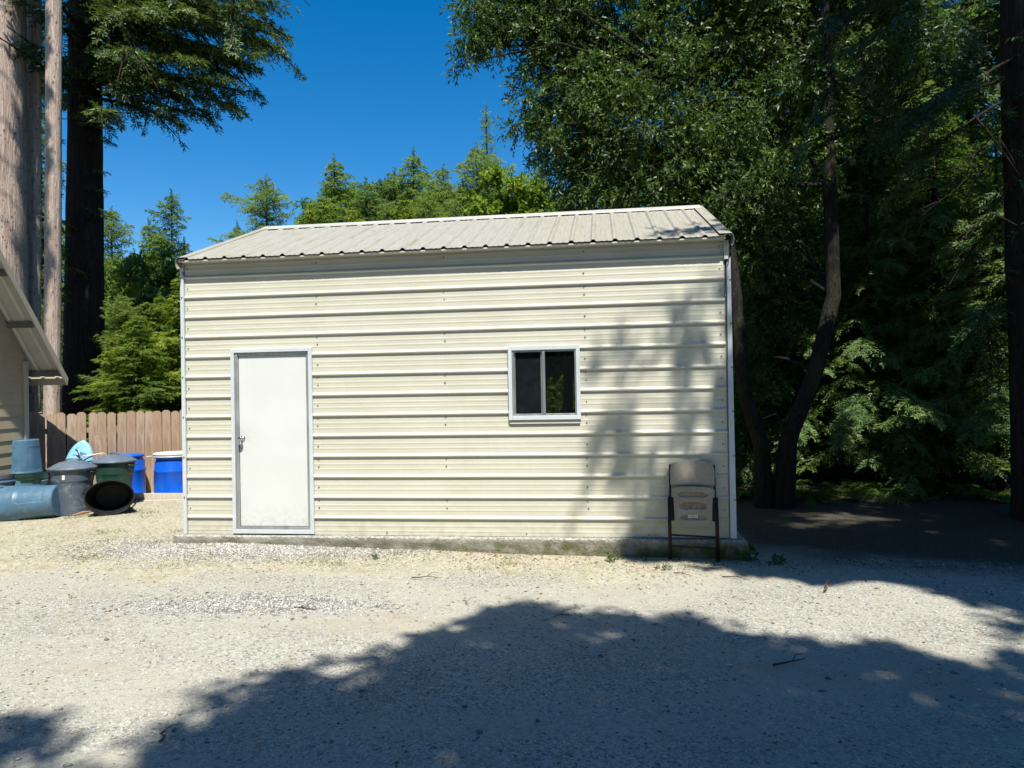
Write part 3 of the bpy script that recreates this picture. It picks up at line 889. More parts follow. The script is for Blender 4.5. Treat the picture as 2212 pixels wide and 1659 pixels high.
def drum(name, loc, label, lid):
    t = empty(name, loc, (0, 0, .4), label, "drum", "blue plastic drums by the fence")
    m = MB(); R_, H_ = .288, .86
    m.lathe([(0, 0), (R_ - .03, 0), (R_ - .012, .012), (R_ - .006, .05), (R_ + .002, .2), (R_ + .012, .225), (R_ + .012, .235), (R_ + .003, .25), (R_ + .006, .43), (R_ + .003, .58),
             (R_ + .013, .60), (R_ + .013, .61), (R_ + .002, .63), (R_ - .008, .74), (R_ - .03, .80), (R_ - .032, .815), (R_ - .012, .82), (R_ - .010, H_ - .012), (R_ - .016, H_), (R_ - .03, H_), (R_ - .034, .83), (0, .825)], 48, True)
    m.build("drum_body", P_BLUE, t)
    if lid:
        m = MB(); m.lathe([(0, H_ + .052), (R_ - .02, H_ + .05), (R_ + .012, H_ + .046), (R_ + .02, H_ + .03), (R_ + .012, H_ + .012), (R_ - .03, H_ + .006)], 48, True); m.build("lid", P_WHITE, t)
        m = MB(); m.lathe([(R_ + .006, H_ + .004), (R_ + .018, H_ - .004), (R_ + .016, H_ - .018), (R_ + .0, H_ - .022)], 48, True); m.build("clamp_ring", M['trim'], t)
        m = MB(); m.tube([(-R_ - .015, .02, H_ - .01), (-R_ - .07, .0, H_ - .005), (-R_ - .12, -.01, H_ - .01)], .008, 8); m.build("clamp_lever", M['trim'], t)
for u, top, lid, lab in ((272, 982, False, "blue plastic drum without lid behind the green trash can"), (374, 983, True, "blue plastic drum with white lid beside the shed corner")):
    p = W(u, top, 12.0); drum("plastic_drum", (p.x, 12.0, p.z - .86), lab, lid)

# boards on the ground in front of the drums
def lumber(name, a, b, wd, ht, label, mtl):
    a, b = Vector(a), Vector(b); d = b - a
    t = MB(); n = 14; L_ = d.length
    vs, fs = [], []
    for i in range(n + 1):
        x = L_ * i / n; j = .004 * mnoise.noise(Vector((x * 3, a.x, a.y)))
        for (yy, zz) in ((-wd/2, 0), (wd/2, 0), (wd/2, ht + j), (-wd/2, ht + j)): vs.append((x, yy + j, zz + .01 * math.sin(x * 2) * .5))
    for i in range(n):
        for k in range(4): fs.append((i*4+k, i*4+(k+1)%4, (i+1)*4+(k+1)%4, (i+1)*4+k))
    fs += [(3, 2, 1, 0), tuple(n*4 + k for k in range(4))]
    t.add(vs, fs); o = t.build(name, mtl, None, bevel=.003, fix=True)
    o.location = a; o.rotation_euler = (0, -math.asin(d.z / L_), math.atan2(d.y, d.x))
    return tag(o, label, "board", "old boards in front of the drums")
lumber("lumber_board", (-7.0, 11.45, -.10), (-5.0, 11.36, -.10), .05, .125, "long grey board on edge in front of the blue drums", M['board'])
lumber("lumber_board", (-6.35, 11.22, -.125), (-5.1, 11.12, -.12), .14, .035, "flat weathered board nearest the yard, before the blue drums", M['board'])
lumber("lumber_board", (-5.95, 11.30, -.085), (-5.05, 11.26, -.085), .10, .02, "short thin board lying over the flat board", M['board'])

# toy sled, chair frame, broken board, stick
sl = empty("toy_sled", W(152, 1085, 11.2), (math.radians(-14), math.radians(6), .15), "pale blue plastic sled with pointed nose standing behind the grey blue can", "sled")
sl.location.z = g(-6.9, 11.2)
m = MB(); vs, fs = [], []
NS = 24
for i in range(NS + 1):
    v = i / NS; hw = .205 * (1 - max(0, (v - .60) / .40) ** 2.2) ** .6 if v < 1 else 0.012
    for j in range(9):
        u = j / 8 * 2 - 1
        vs.append((u * hw, -.03 * (1 - u * u) + .06 * max(0, v - .8), v * 1.02))
for i in range(NS):
    for j in range(8): fs.append((i*9+j, i*9+j+1, (i+1)*9+j+1, (i+1)*9+j))
m.add(vs, fs, True); m.build("sled_body", P_PALE, sl, solid=.012)
m = MB()
for k in range(2):
    pts = [(.02 + k * .05 + .03 * math.cos(a), -.040 - .002, .80 - k * .01 + .018 * math.sin(a * 1.0)) for a in np.linspace(0.6, 5.2, 10)]
    m.tube(pts, .003, 6)
m.tube([(-.10, -.034, .775), (.02, -.042, .765), (.13, -.034, .77)], .0025, 6)
m.build("printed_mark", P_BLACK, sl)
m = MB(); m.tube([(-.12, -.042, .63), (-.06, -.052, .66), (.0, -.052, .672), (.06, -.046, .665)], .016, 8); m.build("rope_handle", P_WHITE, sl)
fr = empty("lawn_chair", W(190, 1000, 11.3), (0, 0, 0), "folded lawn chair of white tube and black straps tipped behind the bins", "lawn chair")
def FL(x, y, d=11.3): return W(x / 2.765 * .7373, (1100 + y / 2.765) * .7373, d) - fr.location
m = MB(); m.tube([FL(650, 672), FL(745, 645, 11.35), FL(835, 628, 11.45), FL(862, 640, 11.5), FL(850, 680, 11.45), FL(800, 715, 11.3), FL(765, 740, 11.2)], .008, 8)
m.tube([FL(655, 655), FL(760, 640, 11.42), FL(835, 640, 11.5)], .007, 8); m.build("tube", P_WHITE, fr)
m = MB(); m.tube([FL(625, 585), FL(640, 640), FL(665, 690), FL(690, 680)], .012, 8); m.tube([FL(610, 600), FL(655, 640), FL(650, 700)], .009, 8); m.build("strap", P_BLACK, fr)
m = MB(); m.tube([FL(628, 590, 11.28), FL(650, 650, 11.28), FL(662, 700, 11.28)], .008, 8); m.build("rope", P_PALE, fr)

# ------------------------------------------------------------------ fence
fa, fb = Vector((W(40, 1000, 11.55).x, 11.55, 0)), Vector((W(405, 1000, 12.75).x, 12.75, 0))
fdir = (fb - fa).normalized(); fl = (fb - fa).length
fence = empty("board_fence", (fa.x, fa.y, -.16), (0, 0, math.atan2(fdir.y, fdir.x)), "weathered dog eared cedar board fence behind the bins", "fence")
rf = random.Random(11)
x = -.6; i = 0
while x < fl + 1.6:
    w_ = rf.uniform(.128, .142)
    if 5.5 * .1435 + .42 < x < 5.5 * .1435 + .42: pass
    h_ = 1.505 + rf.uniform(-.022, .018) - .02 * x / fl
    m = MB()
    c = .035
    poly = [(0, 0), (w_, 0), (w_, h_ - c), (w_ - c, h_), (c, h_), (0, h_ - c)]
    yo = rf.uniform(-.004, .004)
    m.prism([(a, b) for a, b in poly], 'y', 0, .017)
    o = m.build("picket", M['picket'], fence, bevel=.0015, fix=True)
    o.location = (x, yo, rf.uniform(-.01, .01)); o.rotation_euler = (rf.uniform(-.006, .006), rf.uniform(-.008, .008), 0)
    x += w_ + (rf.uniform(.003, .011) if i != 10 else .035); i += 1
for z in (.25, 1.15):
    m = MB(); m.box((-.6, .024, z), (fl + 1.7, .062, z + .085)); m.build("rail", M['picket'], fence)
for xx in (-.2, 1.02, 3.3):
    m = MB(); m.box((xx, .065, -.1), (xx + .09, .155, 1.46)); m.build("post", M['picket'], fence)
bb = lumber("broken_picket", (W(236, 1030, 11.7).x, 11.62, .10), (W(212, 985, 11.75).x, 11.72, 1.0), .05, .012, "splintered reddish board leaning on the fence above the pale sled", M['picket'])
bb["category"] = "board"; del bb["group"]

# ------------------------------------------------------------------ neighbouring building
nb = empty("garage", (-7.54, 11.0, -.12), (0, 0, 0), "tan sided building with steep metal roof cut off by the left edge", "building")
def NB(x, y, z): return (x + 7.54, y - 11.0, z + .12)
def roof_z(y): return 1.94 + (11.3 - y) * 1.19 if y > 8.3 else 1.94 + 3.0 * 1.19 - (8.3 - y) * 1.19
m = MB()
ys = [11.0, 10.2, 9.4, 8.3, 7.0, 6.0]
vs = []
for y in ys: vs += [NB(-7.54, y, -.3), NB(-7.54, y, roof_z(y) - .06)]
# lap siding: rows with a small step
vs, fs = [], []
for j in range(40):
    z0, z1 = -.3 + j * .18, -.3 + (j + 1) * .18
    yb = 11.0
    # clip by roof on the far side
    far = min(11.0, 11.3 - (z0 + .06 - 1.94) / 1.19) if z0 > 1.8 else 11.0
    far1 = min(11.0, 11.3 - (z1 + .06 - 1.94) / 1.19) if z1 > 1.8 else 11.0
    near = 8.3 - (3.0 - (z0 + .06 - 1.94) / 1.19) if z0 > 1.8 else 5.3
    if far <= near or z1 > 5.4: break
    near = max(near, 5.3)
    n0 = len(vs)
    vs += [NB(-7.540 + .012, near, z0), NB(-7.540 + .012, far, z0), NB(-7.540, far1, z1), NB(-7.540, near, z1), NB(-7.540, near, z0), NB(-7.540, far, z0)]
    fs += [(n0, n0+1, n0+2, n0+3), (n0, n0+4, n0+5, n0+1)]
m.add(vs, fs)
m.build("gable_wall", M['siding'], nb, solid=.004)
m = MB(); m.box(NB(-14, 10.93, -.3), NB(-7.56, 10.99, 2.1)); m.box(NB(-14, 5.3, -.3), NB(-7.56, 5.36, 2.1)); m.build("side_wall", M['siding'], nb)
m = MB(); m.box(NB(-7.60, 10.94, -.3), NB(-7.505, 11.03, 2.16)); m.build("corner_trim", M['fascia'], nb, bevel=.003)
for sgn in (1, -1):
    m = MB(); pts = []; x = -14.0
    while x < -7.13:
        pts += [(x, 0), (x + .08, 0), (x + .10, -.022), (x + .135, -.022), (x + .155, 0)]
        x += .2286
    pts = [q for q in pts if q[0] < -7.13] + [(-7.125, 0)]
    vs, fs = [], []
    ye = 11.32 if sgn == 1 else 5.28
    for (y, z) in ((8.3, roof_z(8.3)), (ye, 1.92)):
        for (xx, o_) in pts: vs.append(NB(xx, y, z - o_))
    k = len(pts)
    fs = [(i, i+1, k+i+1, k+i) for i in range(k - 1)]
    m.add(vs, fs); m.build("roof_sheet", M['soffit'], nb, solid=.003)
for y in (11.22, 10.62, 10.05, 9.45, 8.8):
    zz = roof_z(y) - .02
    m = MB(); m.box(NB(-14, y - .02, zz - .085), NB(-7.13, y + .02, zz - .008)); m.build("purlin", M['purlin'], nb)
m = MB()
m.prism([(11.36 - 11, 1.90 + .12), (11.34 - 11, 1.78 + .12), (8.3 - 11, roof_z(8.3) - .10 + .12), (8.3 - 11, roof_z(8.3) + .05 + .12)], 'x', -7.12 + 7.54, -7.095 + 7.54)
m.build("rake_board", M['fascia'], nb, bevel=.003, fix=True)
m = MB()
m.prism([(5.24 - 11, 1.90 + .12), (5.26 - 11, 1.78 + .12), (8.3 - 11, roof_z(8.3) - .10 + .12), (8.3 - 11, roof_z(8.3) + .05 + .12)], 'x', -7.12 + 7.54, -7.095 + 7.54)
m.build("rake_board", M['fascia'], nb, bevel=.003, fix=True)
m = MB(); m.box(NB(-14, 11.335, 1.79), NB(-7.125, 11.36, 1.93)); m.build("eave_board", M['fascia'], nb, bevel=.003)

# ------------------------------------------------------------------ trees: redwood trunks at the left
def tree(name, loc, label, group=None, cat="tree"):
    return empty(name, loc, (0, 0, 0), label, cat, group)
def trunk_part(root, pts, rad, bark, seed, seg=40, rings=70, ridge=.05, flare=0.0, name="trunk"):
    m = MB(); trunk_mb(m, [Vector(q) - root.location for q in pts], rad, seed, seg, rings, ridge, flare)
    return m.build(name, bark, root)
def limb_part(root, lst, bark, name="limb"):
    if 1 < len(lst) <= 12:
        return [limb_part(root, [q], bark, name) for q in lst]
    m = MB()
    for pts, r0, r1 in lst:
        pts = [Vector(q) - root.location for q in pts]
        n = len(pts); m.tube(pts, [r0 + (r1 - r0) * i / (n - 1) for i in range(n)], 7)
    return m.build(name, bark, root)
def bark_flakes(root, c, r0, r1, h, n, seed, bark):
    """short broken branch stubs and flaking bark on a bare redwood trunk"""
    rr = random.Random(seed); m = MB()
    for i in range(n):
        z = rr.uniform(.3, h); w = rr.uniform(0, 6.283); r = r0 + (r1 - r0) * z / h
        a = Vector((math.cos(w) * r * .96, math.sin(w) * r * .96, z)); ln = rr.uniform(.03, .10)
        b = a + Vector((math.cos(w) * ln, math.sin(w) * ln, rr.uniform(-.05, .03)))
        m.tube([a, b], [rr.uniform(.008, .022), .004], 5, smooth=False)
    o = m.build("branch_stubs", bark, root); o["kind"] = "stuff"; return o
def left_redwood(u, d, rad, top_r, bark, label, seed, H=24, stubs=120, lean=0.0):
    p = W(u, 900, d); z0 = g(p.x, d) - .3
    t = tree("redwood_tree", (p.x, d, z0), label, "bare redwood trunks at the left")
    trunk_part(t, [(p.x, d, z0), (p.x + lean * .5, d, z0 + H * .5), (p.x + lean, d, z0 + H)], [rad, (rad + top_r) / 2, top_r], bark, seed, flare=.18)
    if stubs: bark_flakes(t, None, rad, top_r, H * .7, stubs, seed, bark)
    return t
t1 = left_redwood(-6, 15.5, .56, .40, BARK_PALE, "thick pale barked redwood trunk at the far left edge", 1, lean=.35)
t2 = left_redwood(57, 16.6, .11, .08, BARK_PALE, "thin redwood trunk squeezed between the thick pale trunk and a slightly wider one", 2, stubs=60, lean=.38)
t3 = left_redwood(72, 16.2, .125, .09, BARK_PALE, "slender redwood trunk second from the thick pale one", 3, stubs=60, lean=.38)
t4 = left_redwood(110, 15.0, .162, .125, BARK_PALE, "straight pale redwood trunk standing alone left of the dark one", 4, stubs=170, lean=.40)

# dark old redwood with a wide crown
D5 = 17.5
p5 = W(179, 900, D5)
old = tree("redwood_tree", (p5.x, D5, g(p5.x, D5) - .3), "massive dark redwood behind the fence with boughs reaching right over the shed yard", None)
trunk_part(old, [(p5.x, D5, -.5), (p5.x + .14, D5, 8), (p5.x + .38, D5, 24)], [.485, .38, .26], BARK_SHADE, 5, seg=56, rings=80, ridge=.06, flare=.25)
lv = Leaves(5); limbs = []
rg = random.Random(5)
def bough(base, end, droop=.10, n=1, tl=.75, tone=0, ll=.155, lw=.032, step=.105, fl=.25, up=.0, ls=.072):
    lv.spray(base, end, droop, tl, step, ll, lw, ls, tone, up, fluff=fl)
    b, e = Vector(base), Vector(end); L_ = (e - b).length
    pts = []
    for i in range(7):
        f = i / 6; q = b.lerp(e, f); q.z += -droop * L_ * f * f + up * L_ * f * (1 - f); pts.append(q)
    limbs.append((pts, .014 * L_ + .012, .006))
targets = [(545, 150, 0), (560, 205, .4), (600, 60, -.4), (628, 5, .3), (610, 110, 1), (500, 228, -.6), (455, 258, .5), (385, 262, -1), (420, 190, .8), (360, 175, -1.5), (300, 110, -2.5), (480, 120, -.2), (540, 40, -1), (450, 40, -1.6), (395, 90, 1.2), (575, -60, -.5), (640, -50, .4), (520, -80, -1.8), (350, 20, -2.2), (300, 180, -1.4), (235, 235, -1.8), (240, 160, 1.4), (430, 130, -1.9), (560, 120, -1.2),(610,20,-1.0), (505, 175, -1.3), (570, 90, .9)]
for (u, v, dd) in targets:
    e = W(u, v, D5 + dd)
    L_ = (Vector((e.x, e.y, 0)) - Vector((p5.x, D5, 0))).length
    b = Vector((p5.x + .2, D5, e.z + .35 * L_ * rg.uniform(.3, 1.0)))
    e2 = e.copy(); e2.z += .10 * L_
    bough(b, e2, .10, tl=.85, tone=rg.uniform(-.1, .25))
    for q in range(4):
        f = rg.uniform(.3, .92); c = b.lerp(e2, f); c.z -= .1 * L_ * f * f
        s = Vector((rg.uniform(-.2, 1), rg.uniform(-1, 1), rg.uniform(-.75, .15))).normalized() * L_ * rg.uniform(.14, .3)
        bough(c, c + s, .2, tl=.42, tone=rg.uniform(-.1, .3))
for i in range(110):                                  # the rest of the crown, all round and up
    z = rg.uniform(8.6, 20); a = rg.uniform(0, 6.283)
    L_ = rg.uniform(2.2, 4.4) * (1 - .5 * (z - 8.6) / 14)
    if math.cos(a) > .5 and z < 10: continue
    if math.cos(a) < -.2 and math.sin(a) < .35: continue
    b = Vector((p5.x, D5, z + .4)); e = b + Vector((math.cos(a) * L_, math.sin(a) * L_, rg.uniform(-.5, .3) * L_ * .5))
    bough(b, e, .12, tl=.8, tone=rg.uniform(-.1, .2))
for i in range(46):                                   # boughs reaching out over the yard side
    z = rg.uniform(12.2, 16.5); a = -math.pi / 2 + rg.uniform(-.1, 1.1); L_ = rg.uniform(3.0, 4.4)
    b = Vector((p5.x, D5, z + .4)); bough(b, b + Vector((math.cos(a) * L_, math.sin(a) * L_, rg.uniform(-.05, .25) * L_)), .10, tl=.8, tone=rg.uniform(-.1, .2))
for i in range(60):
    z = rg.uniform(9.8, 16); a = rg.uniform(-.7, .9); L_ = rg.uniform(3.2, 5.2)
    b = Vector((p5.x, D5, z + .4)); bough(b, b + Vector((math.cos(a) * L_, math.sin(a) * L_, rg.uniform(-.1, .25) * L_)), .10, tl=.8, tone=rg.uniform(-.1, .25))
for (u, v) in [(228, 365), (232, 450), (250, 462), (238, 265), (245, 300), (135, 400), (128, 300), (125, 440), (122, 240), (240, 240), (118, 210), (215, 600), (160, 640), (128, 365), (226, 405), (228, 290)]:   # stray epicormic tufts on the bole
    z = W(u, v, D5 - .4).z; e = W(u, v, D5 - .35)
    bough((p5.x + (.3 if u > 180 else -.3), D5 - .3, z + .05), e, .15, tl=.30, step=.06, ll=.13, lw=.02)
limb_part(old, limbs, BARK_SHADE)
def keep_old(p):
    h = p[:, 2] + .2; x = p[:, 0] - SUN_DIR.x / SUN_DIR.z * h; y = p[:, 1] - SUN_DIR.y / SUN_DIR.z * h
    return ((p[:, 2] < 11.4) & (y > 20.2)) | ((y > 26.5) & (x > -12)) | ((p[:, 2] > 12) & (x > -10.6) & (y < 19))
cr = link("crown", lv.mesh("old redwood crown", LEAF_RED_OLD, old.location, keep_old), old)

# greenery on the pale left trunks (upper boughs between the trunks)
for tr, cx, rng_z, seedn in ((t3, 96, (4, 13), 31),):
    lv = Leaves(seedn); limbs = []; rg = random.Random(seedn)
    base = tr.location
    for i in range(12):
        z = rg.uniform(*rng_z); a = rg.uniform(.8, 1.7); L_ = rg.uniform(.5, 1.2) + .05 * (z - 5)
        b = Vector((base.x, base.y, z)); bough(b, b + Vector((math.cos(a) * L_ * .8, math.sin(a) * L_ * 1.2, -.1)), .12, tl=.4, tone=rg.uniform(-.1, .35))
    limb_part(tr, limbs, BARK_TWIG)
    link("crown", lv.mesh("redwood side crown", LEAF_RED_OLD, base), tr)

# ------------------------------------------------------------------ conifer kinds (built once, copied)
def conifer_meshes(kind, seed, H, R, nb, leafm, bark, ll=.17, lw=.036, droop=.1, tl=.55, z0=.3, top_sparse=1.0, upt=.25, shape=.85, tstep=.12, lstep=.075, fl=.25):
    lvx = Leaves(seed); rr = random.Random(seed); lim = MB()
    lim_pts = []
    zt = H
    for i in range(nb):
        f = (i + rr.random()) / nb; f = f ** 1.0
        z = z0 + (H - z0 - .15) * f
        prof_r = (1 - f) ** shape
        L_ = max(.14, R * prof_r * rr.choice((.45, .75, .9, 1.0, 1.1, 1.3)) * (.72 + .28 * math.sin(f * 31 + seed) + .2 * math.sin(i * 2.39996 * 1.0 + seed)))
        if f > .85: L_ *= top_sparse
        a = i * 2.39996 + rr.uniform(-.4, .4)
        rise = upt * (f - .35) * L_
        b = np.array([0, 0, z]); e = b + np.array([math.cos(a) * L_, math.sin(a) * L_, rise])
        lvx.spray(b, e, droop, min(tl, .3 + L_ * .45), tstep, ll, lw, lstep, tone=rr.uniform(-.15, .25), start=.06, fluff=fl)
        if L_ > .5:
            pts = [Vector((b[0] + (e[0]-b[0])*k/3, b[1] + (e[1]-b[1])*k/3, b[2] + (e[2]-b[2])*k/3 - droop * L_ * (k/3) ** 2)) for k in range(4)]
            lim.tube(pts, [.012 + .008 * L_, .01, .007, .004], 4)
    k = 60                                                     # leader shoot
    z = np.linspace(H - .7, H + .1, k); a = np.random.default_rng(seed).uniform(0, 6.28, k)
    d = np.stack([np.cos(a), np.sin(a), np.full(k, .9)], 1)
    lvx.add(np.stack([0*z, 0*z, z], 1), d, np.random.default_rng(seed).normal(0, 1, (k, 3)), ll * .8, lw, .5)
    crown = lvx.mesh(kind + " crown", leafm)
    tm = MB(); trunk_mb(tm, [(0, 0, -.4), (0, 0, H * .5), (0, 0, H)], [H * .014 + .03, H * .008 + .02, .012], seed, 14, 24, .05, .2)
    to = tm.build("trunk", bark); lo = lim.build("limb", bark)
    return [("trunk", to.data, to), ("limb", lo.data, lo), ("crown", crown, None)]
KINDS = {}
def place_conifer(kind, name, x, y, s, label, group, rz=0, sz=None, z=None, cat="tree"):
    parts, args = KINDS[kind]
    t = empty(name, (x, y, (g(x, y) - .05) if z is None else z), (0, 0, rz), label, cat, group)
    t.scale = (s, s, sz or s)
    for (pn, me, first) in parts:
        if first is not None and first.parent is None and not first.get("used"):
            first.parent = t; first["used"] = 1; del first["used"]
        else:
            link(pn, me, t)
    return t
def add_kind(kind, *a, **k):
    ps = conifer_meshes(kind, *a, **k)
    # originals are only mesh carriers
    out = []
    for pn, me, ob in ps:
        if ob is not None: bpy.data.objects.remove(ob)
        out.append((pn, me, None))
    KINDS[kind] = (out, None)
add_kind("fir", 41, 10, 3.0, 210, shape=.62, leafm=LEAF_FIR, bark=BARK_GREY, droop=.14, tl=.6)
add_kind("blue", 42, 10, 2.6, 190, LEAF_BLUE, BARK_GREY, shape=.66, droop=.06, upt=.5, tl=.5, top_sparse=1.3)
add_kind("pale", 43, 10, 3.2, 210, LEAF_PALE, BARK_GREY, shape=.6, droop=.02, upt=.9, tl=.6, ll=.17, lw=.028, fl=.4)
add_kind("yellow", 44, 10, 3.0, 190, LEAF_YEL, BARK_GREY, droop=.20, tl=.7)
add_kind("wispy", 45, 10, 3.0, 110, LEAF_PALE, BARK_GREY, droop=.28, upt=.9, tl=.55, ll=.18, lw=.022, top_sparse=.6, fl=.45)
add_kind("young", 46, 7, 2.6, 130, LEAF_YOUNG, BARK_GREY, droop=.22, upt=.2, tl=.65, ll=.11, lw=.022, tstep=.09, lstep=.055, z0=.7, shape=.6, fl=.18)

GB = "conifers rising behind the shed"
def behind(kind, u, vtop, d, H, name, label, wide=1.0, rz=0.0, group=GB):
    top = W(u, vtop, d); x, y = top.x, d
    base = g(x, y) - .1; s = (top.z - base) / H
    return place_conifer(kind, name, x, y, s * wide, label, group, rz, s)
behind("pale", 575, 388, 30, 10, "cypress_tree", "soft pale green conifer rising alone above the left end of the roof", 1.15, .4)
behind("fir", 512, 484, 33, 10, "fir_tree", "small dark fir tip peeking over the left roof slope", .6, 1.1)
behind("fir", 722, 345, 29, 10, "fir_tree", "dense two toned fir above the left third of the ridge", 1.0, 2.1)
behind("yellow", 668, 448, 27, 10, "fir_tree", "short yellowish fir at the left foot of the dense two toned fir", .8, .2)
behind("fir", 700, 420, 27.5, 10, "fir_tree", "olive fir filling the space before the dense two toned fir", .85, 5.2)
behind("blue", 790, 393, 34, 10, "fir_tree", "thin bluish fir right of the dense two toned fir", 1.1, .9)
behind("yellow", 762, 450, 28, 10, "fir_tree", "low olive fir right under the dense two toned fir", .9, 3.6)
behind("wispy", 835, 432, 30, 10, "fir_tree", "wispy fir between the thin bluish fir and the pointed green fir", 1.2, 2.9)
behind("blue", 852, 372, 36, 10, "fir_tree", "sparse topped blue fir just left of the pointed green fir", .95, 2.2)
behind("fir", 893, 330, 32, 10, "fir_tree", "pointed green fir over the middle of the ridge", 1.0, 3.3)
behind("yellow", 880, 440, 27, 10, "fir_tree", "low olive fir under the pointed green fir", .95, 1.9)
behind("pale", 925, 410, 29, 10, "fir_tree", "grey green conifer at the right foot of the pointed green fir", .9, 2.4)
behind("pale", 957, 366, 31, 10, "cypress_tree", "feathery olive green conifer right of the pointed green fir", .95, 1.5)
behind("wispy", 1050, 235, 30, 10, "fir_tree", "tallest wispy conifer with a thin bare looking tip above the ridge", .80, 0.3)
behind("pale", 1030, 318, 27.5, 10, "cypress_tree", "full light green conifer below the tallest wispy tip", .95, 4.0)
behind("fir", 1000, 400, 27, 10, "fir_tree", "green conifer left of the full light green conifer", .8, 4.9)
behind("blue", 985, 440, 26, 10, "fir_tree", "small blue green fir low before the feathery olive conifer", .8, 5.0)
behind("blue", 1165, 350, 33, 10, "fir_tree", "dark fir at the edge of the laurel canopy behind the yellow maple", .7, 1.0)
GL = "conifers between the dark redwood and the shed"
behind("blue", 370, 418, 28, 10, "fir_tree", "tall spired blue green fir nearest the shed's left corner", .82, .7, GL)
behind("fir", 322, 482, 27.5, 10, "fir_tree", "spired green fir left of the tall blue green one", 1.0, 1.9, GL)
behind("pale", 240, 455, 27, 10, "fir_tree", "pale feathery conifer against the dark redwood trunk", .95, 2.7, GL)
behind("pale", 262, 640, 17.0, 10, "fir_tree", "rounded light green conifer before the spired green fir", 1.1, 3.5, GL)
behind("fir", 345, 640, 17.2, 10, "fir_tree", "full green fir before the tall blue green one", 1.05, .9, GL)
behind("yellow", 385, 600, 16.4, 10, "fir_tree", "bright yellow green fir hugging the shed's left wall corner", 1.2, .2, GL)
behind("fir", 300, 680, 15.2, 10, "fir_tree", "low bushy green fir just over the fence", 1.4, 4.4, GL)
behind("yellow", 240, 730, 15.3, 10, "fir_tree", "small bushy fir over the fence beside the dark trunk", 1.3, 5.4, GL)
behind("fir", 398, 520, 28.5, 10, "fir_tree", "fir whose right side is cut by the shed's left edge", .8, 4.2, GL)
behind("fir", 345, 500, 27, 10, "fir_tree", "dense fir filling between the two spired firs", .85, 3.9, GL)
behind("pale", 290, 545, 27, 10, "fir_tree", "light conifer filling left of the spired green fir", .85, 5.1, GL)
behind("fir", 215, 560, 28, 10, "fir_tree", "fir touching the dark trunk's right edge", .8, 1.3, GL)
behind("blue", 84, 110, 25, 10, "fir_tree", "dark fir seen through the gap between the slender trunks", .6, 1.4, GL)
behind("fir", 128, 480, 23, 10, "fir_tree", "green fir seen between the pale trunk and the dark trunk", .7, 1.1, GL)
behind("fir", 20, 300, 27, 10, "fir_tree", "fir hidden deep behind the thick pale trunk", .8, 2.1, GL)
behind("yellow", 430, 700, 20, 10, "fir_tree", "yellowish fir mostly hidden by the shed's left corner", 1.0, 2.1, GL)

# yellow green maple behind the ridge
mp = W(1110, 395, 25)
t = tree("maple_tree", (mp.x, 25, g(mp.x, 25)), "bright yellow green maple behind the right half of the ridge")
trunk_part(t, [(mp.x, 25, g(mp.x, 25) - .2), (mp.x + .2, 25, 5), (mp.x + .1, 25, 8)], [.16, .1, .04], BARK_GREY, 61, 12, 20)
lv = Leaves(61)
for (u, v, r) in [(1085, 400, 32), (1120, 430, 38), (1060, 455, 40), (1150, 412, 26), (1160, 445, 30), (1120, 480, 40), (1180, 460, 30), (1065, 385, 20), (1030, 480, 30), (1190, 490, 35)]:
    c = W(u, v, 25); r_ = r / FPX * 25
    lv.cluster(c, (r_, r_ * 1.5, r_ * .8), int(260 * r_ * r_ + 40), 9, .15, .085, .0, hang=.2, shell=.3, twig=.3)
link("crown", lv.mesh("maple crown", LEAF_MAPLE, t.location), t)

# ------------------------------------------------------------------ laurels: the big leafy mass on the right
def leafy_tree(name, base, trunk_pts, rads, blobs, label, seed, leafm=LEAF_LAUREL, ll=.105, lw=.032, dens=430, per=10, group=None, bark=BARK_GREY, hang=.45, limb_from=.45, shell=.35, twig=.34, limb_r=.035, keep=None):
    t = tree(name, base, label, group)
    trunk_part(t, trunk_pts, rads, bark, seed, 24, 50, .05, .15)
    lvx = Leaves(seed); lm = []; rr = random.Random(seed)
    tp = [Vector(q) for q in trunk_pts]
    for (c, r, k) in blobs:
        c = Vector(c)
        r0 = r if not hasattr(r, '__len__') else max(r)
        lvx.cluster(c, r, int(dens * k * (r0 * r0 if not hasattr(r, '__len__') else r[0] * max(r[1], r[2])) + 10), per, ll, lw, rr.uniform(-.2, .15), hang=hang, shell=shell, twig=twig)
        # limb from the nearest trunk point below the blob
        cand = sorted(tp[1:], key=lambda q: (q - c).length + max(0, q.z - c.z) * 3)[0]
        mid = cand.lerp(c, .55) + Vector((rr.uniform(-.2, .2), rr.uniform(-.2, .2), .12 * (cand - c).length))
        lm.append(([cand, cand.lerp(mid, .5) + Vector((0, 0, .05)), mid, mid.lerp(c, .6), c], limb_r, .008))
    for q_ in lm: limb_part(t, [q_], bark)
    link("crown", lvx.mesh(name + " crown", leafm, t.location, keep), t)
    return t
def B(u, v, rpx, d, k=1.0):
    return (W(u, v, d), rpx / FPX * d, k)
lg = Vector((W(1660, 1000, 10.5).x, 10.5, 0)); lgz = g(lg.x, 10.5) - .15
tp1 = [W(1652, 1110, 10.5), W(1645, 960, 10.5), W(1608, 850, 10.6), W(1590, 640, 10.9), W(1560, 400, 11.6), W(1500, 200, 12.3), W(1450, -40, 12.8)]
tp2 = [W(1690, 1110, 10.4), W(1702, 950, 10.4), W(1762, 800, 10.5), W(1800, 640, 10.8), W(1792, 400, 11.0), W(1785, 150, 11.2), W(1780, -150, 11.4)]
for q in (tp1, tp2): q[0].z = lgz
rb_ = random.Random(77)
